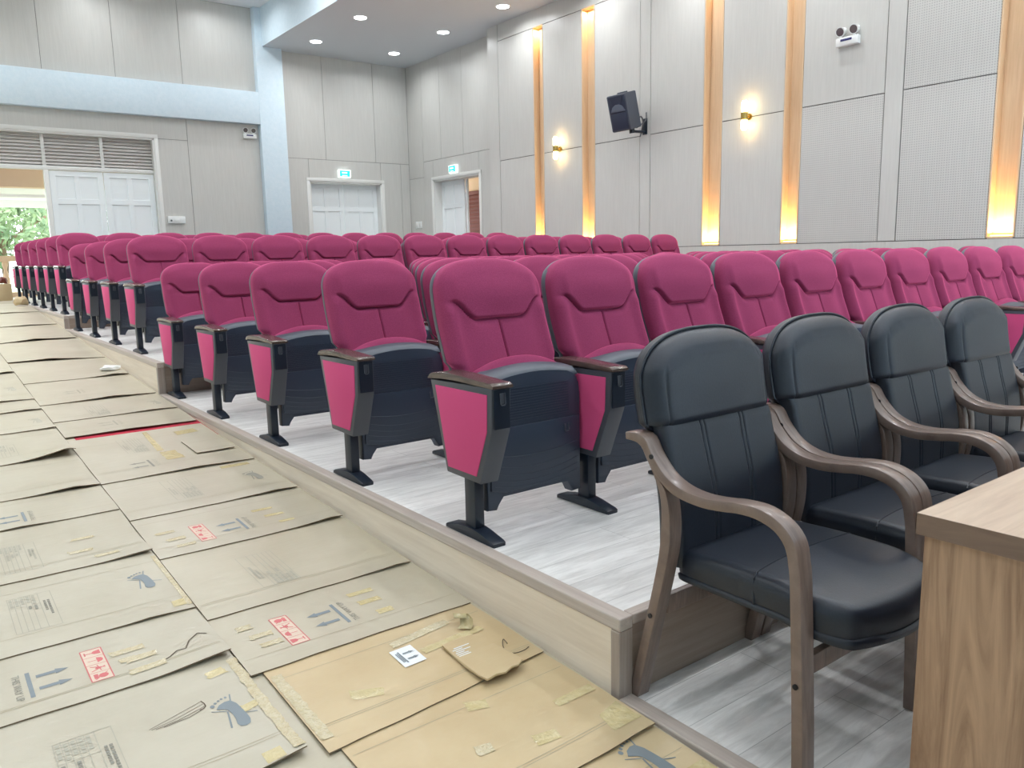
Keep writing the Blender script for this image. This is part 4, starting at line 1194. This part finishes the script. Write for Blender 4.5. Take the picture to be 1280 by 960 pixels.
for i, x in enumerate(DLX):
    for j, y in enumerate(DLY):
        lab = DN.get((i, j), 'round downlight of the lowered ceiling, out of the picture')
        grp = 'downlights in the lowered ceiling' if (i, j) in DN else 'downlights farther along the lowered ceiling'
        if dl0 is None: dl0 = downlight(x, y, ZS, lab, grp)
        else: dup(dl0, (x, y, ZS), lab, grp)
        lamp('downlight_lamp', x, y, ZS-.02, 18*({.14: .6, 2.16: 1.1}.get(y, 1.0)), .2)
for x in (-4.5, -1.8, .9, 3.4, 5.7):
    for y in (-3.5, -.5, 2.5, 5.5, 8.5, 11.5, 14.0, 16.5):
        dup(dl0, (x, y, ZMAIN), 'round downlight in the high main ceiling, out of the picture', 'downlights in the main ceiling')
        lamp('main_lamp', x, y, ZMAIN-.02, 28*(({-3.5: .12, -.5: .2, 2.5: .27}[y] if x in (-1.8, .9) else {-3.5: .25, -.5: .6, 2.5: 1.5}[y]) if y < 5 else (.6 if y > 16 else ((.8 if y < 6 else (1.25 if x == .9 else 2.0)) if x in (-1.8, .9) else .9))), .2, 120 if x in (-1.8, .9) else 160)

# amber strips at the foot and head of each niche
for k, (a, b) in enumerate(SLOTS):
    which = {5: 'first', 4: 'second', 3: 'third', 2: 'fourth', 1: 'fifth', 0: 'sixth'}[k]
    bm = bmesh.new(); box(bm, W+.03, W+.10, a+.02, b-.02, SZB+.026, SZB+.042, 0, .004)
    tag(obj('niche_light', bm, M['led'], None), 'amber light strip at the foot of the %s wall slot from the rear' % which, 'light', 'amber lights in the wall slots')
    L = bpy.data.lights.new('niche_lamp', 'AREA'); L.shape = 'RECTANGLE'; L.size = .08; L.size_y = b-a-.06; L.energy = 15; L.color = (1, .60, .18)
    o = bpy.data.objects.new('niche_lamp', L); COL.objects.link(o); o.location = (W+.055, (a+b)/2, SZB+.06); o.rotation_euler = (PI, 0, 0)
    L = bpy.data.lights.new('niche_lamp', 'AREA'); L.shape = 'RECTANGLE'; L.size = .08; L.size_y = b-a-.06; L.energy = 5; L.color = (1, .66, .34)
    o = bpy.data.objects.new('niche_lamp', L); COL.objects.link(o); o.location = (W+.06, (a+b)/2, SZT-.03)

def sconce(y, z, label):
    t = thing('wall_sconce', label, 'wall lamp', (W, y, z), group='brass wall sconces')
    bm = bmesh.new(); cyl(bm, (0, 0, 0), (-.02, 0, 0), .045, 20); cyl(bm, (-.02, 0, 0), (-.09, 0, 0), .014, 12); obj('wall_plate', bm, M['brass'], t)
    bm = bmesh.new(); lathe(bm, [(.03, -.055), (.05, -.05), (.05, .05), (.03, .055)], (-.12, 0, 0), 20); obj('body', bm, M['brass'], t)
    for s in (1, -1):
        bm = bmesh.new(); lathe(bm, [(.038, s*.054), (.046, s*.07), (.046, s*.18), (.03, s*.21)] if s > 0 else [(.03, -.19), (.046, -.16), (.046, -.07), (.038, -.054)], (-.12, 0, 0), 18)
        obj('lamp_shade', bm, M['glass_glow'], t)
        L = bpy.data.lights.new('sconce_lamp', 'POINT'); L.energy = .55; L.color = (1, .55, .16); L.shadow_soft_size = .05
        o = bpy.data.objects.new('sconce_lamp', L); COL.objects.link(o); o.location = (W-.12, y, z+s*.26)
sconce(11.40, 2.93, 'glowing brass sconce between the two rear wall slots')
sconce(7.287, 2.91, 'glowing brass sconce between the two wider wall slots right of the speaker')

# loudspeaker on its bracket
t = thing('loudspeaker', 'dark grey loudspeaker tilted down on a wall bracket', 'loudspeaker', (W, 9.30, 2.98))
tl = math.radians(-15)
def spk(bm, m=None):
    mt = Matrix.Translation((-.42, .03, .27)) @ Matrix.Rotation(tl, 4, 'Y') @ Matrix.Rotation(math.radians(4), 4, 'Z')
    bmesh.ops.transform(bm, matrix=mt, verts=bm.verts[:])
bm = bmesh.new(); prism(bm, [(-.17, -.19), (-.17, .19), (.15, .14), (.15, -.14)], 'z', -.28, .28, 0, .02, 3); spk(bm); cab = obj('cabinet', bm, M['speaker'], t)
bm = bmesh.new(); box(bm, -.176, -.166, -.16, .16, -.25, -.0, 0, .004); spk(bm); obj('grille', bm, M['grille'], t)
bm = bmesh.new()
box(bm, -.1745, -.166, -.165, .165, .0, .255, 0, .004)
prism(bm, [(-.14, .245), (.14, .245), (.06, .10), (-.06, .10)], 'x', -.180, -.172, 0)
spk(bm); hb = obj('horn', bm, M['grille'], t)
bm = bmesh.new(); prism(bm, [(-.15, .02), (-.10, .10), (-.04, .13), (.04, .13), (.10, .10), (.15, .02)], 'x', -.186, -.17, 0, .004); spk(bm); obj('horn_throat', bm, M['horn'], t)
bm = bmesh.new(); box(bm, -.10, .10, -.03, .03, .27, .30, 0, .01); spk(bm); obj('handle', bm, M['speaker'], t)
bm = bmesh.new(); box(bm, -.014, 0, -.05, .05, -.06, .19, 0, .003); obj('wall_plate', bm, M['metal_black'], t)
bm = bmesh.new(); cyl(bm, (-.01, 0, -.02), (-.30, 0, -.03), .022, 12); cyl(bm, (-.30, 0, -.06), (-.32, 0, .06), .045, 14); obj('bracket_arm', bm, M['metal_black'], t)
bm = bmesh.new()
tube(bm, catmull([Vector(p) for p in ((-.24, -.02, .12), (-.16, -.05, .20), (-.08, -.03, .12), (-.06, .02, .0), (-.12, .0, -.10))], 6), .012, 6)
tube(bm, catmull([Vector(p) for p in ((-.012, -.03, .28), (-.03, -.04, .16), (-.10, -.02, .10), (-.2, 0, .03))], 6), .010, 6)
obj('cable', bm, M['cable'], t)

# twin-head emergency lamps
def emergency(label, loc, rotz, s=1):
    t = thing('emergency_light', label, 'emergency light', loc, (0, 0, rotz), 'twin-head emergency lights')
    bm = bmesh.new(); box(bm, -.15*s, .15*s, -.075*s, 0, -.06*s, .045*s, 0, .012); obj('case', bm, M['white_plastic'], t)
    bm = bmesh.new(); box(bm, -.08*s, .07*s, -.079*s, -.073*s, -.005*s, .022*s, 0, .001); obj('indicator_strip', bm, M['navy'], t)
    for x in (-.095*s, .085*s):
        bm = bmesh.new(); cyl(bm, (x, -.04*s, .04*s), (x, -.045*s, .09*s), .016*s, 10); cyl(bm, (x, .005*s, .135*s), (x-.0, -.07*s, .115*s), .048*s, 22, 0, .062*s)
        h = obj('lamp_head', bm, M['white_plastic'], t)
        bm = bmesh.new(); cyl(bm, (x, -.0685*s, .1155*s), (x, -.073*s, .114*s), .05*s, 22); obj('reflector', bm, M['lens'], h)
emergency('white twin-head emergency light high on the right wall', (W, 5.81, 3.62), -PI/2, 1.0)
emergency('white twin-head emergency light under the plaster beam beside the pillar', (6.27, R, 3.66), 0, .95)

def exit_sign(label, loc, rotz):
    t = thing('exit_sign', label, 'exit sign', loc, (0, 0, rotz), 'green exit signs')
    bm = bmesh.new(); box(bm, -.15, .15, -.06, 0, -.085, .085, 0, .008); obj('case', bm, M['exit_white'], t)
    bm = bmesh.new(); box(bm, -.125, .125, -.066, -.058, -.065, .07, 0, .002); f = obj('green_face', bm, M['exit'], t)
    bm = bmesh.new()
    # pale blurred mark in the middle of the face
    box(bm, -.07, .055, -.0675, -.0655, .005, .035); box(bm, -.07, .055, -.0675, -.0655, -.05, -.035)
    obj('pictogram', bm, M['exit_white'], f, False)
exit_sign('green lit exit sign above the closed double door', (8.43, R, 2.965), 0)
exit_sign('green lit exit sign above the half-open door in the far right wall', (WR, 15.42, 2.965), -PI/2)
t = thing('wall_box', 'small white electrical box on the rear wall beside the left doorway', 'electrical box', (4.63, R, 1.88))
bm = bmesh.new(); box(bm, -.17, .17, -.05, 0, -.065, .075, 0, .01); obj('case', bm, M['white_plastic'], t)
bm = bmesh.new(); cyl(bm, (-.11, -.055, -.01), (-.11, -.04, -.01), .02, 14); obj('button', bm, M['lens'], t)
bm = bmesh.new(); box(bm, -.05, .05, -.056, -.045, -.03, .03, 0, .003); obj('cover', bm, M['white_plastic'], t)
t = thing('light_switch', 'white double light switch on the far right wall near the corner', 'switch', (WR, 17.05, 1.80))
for dy in (-.075, .075):
    bm = bmesh.new(); box(bm, -.012, 0, dy-.065, dy+.065, -.08, .08, 0, .004); p = obj('plate', bm, M['white_plastic'], t)
    bm = bmesh.new(); box(bm, -.018, -.01, dy-.03, dy+.03, -.045, .045, 0, .003); obj('rocker', bm, M['trim_paint'], p)

# ------------------------------------------------------------------ sky
w = bpy.data.worlds.new('sky'); sc.world = w; w.use_nodes = True
bg = w.node_tree.nodes['Background']; bg.inputs['Color'].default_value = (.86, .94, 1, 1); bg.inputs['Strength'].default_value = 7
S = bpy.data.lights.new('sun', 'SUN'); S.energy = 2.0; S.angle = .02; S.color = (1, .96, .88)
so = bpy.data.objects.new('sun', S); COL.objects.link(so); so.rotation_euler = (math.radians(-38), math.radians(20), 0)

# ------------------------------------------------------------------ camera (solved from the photograph's lines)
f_, yaw, pitch, roll = 992.965, .64830221, .1619667, -.02085287
fw = Vector((math.sin(yaw)*math.cos(pitch), math.cos(yaw)*math.cos(pitch), -math.sin(pitch)))
rt = Vector((math.cos(yaw), -math.sin(yaw), 0)); up = rt.cross(fw)
r2 = math.cos(roll)*rt+math.sin(roll)*up; u2 = -math.sin(roll)*rt+math.cos(roll)*up
cam = bpy.data.cameras.new('camera'); cam.sensor_width = 36; cam.lens = f_/1280*36; cam.clip_start = .02; cam.clip_end = 300
co = bpy.data.objects.new('camera', cam); COL.objects.link(co)
mw = Matrix((( r2.x, u2.x, -fw.x, 0), (r2.y, u2.y, -fw.y, 0), (r2.z, u2.z, -fw.z, 1.05), (0, 0, 0, 1)))
co.matrix_world = mw
sc.camera = co
sc.view_settings.view_transform = 'Standard'; sc.view_settings.look = 'None'; sc.view_settings.gamma = 1
sc.view_settings.use_curve_mapping = False
sc.view_settings.exposure = 0.0
sc.cycles.use_denoising = True
sc.cycles.max_bounces = 8; sc.cycles.diffuse_bounces = 5; sc.cycles.glossy_bounces = 3
sc.cycles.sample_clamp_indirect = 6
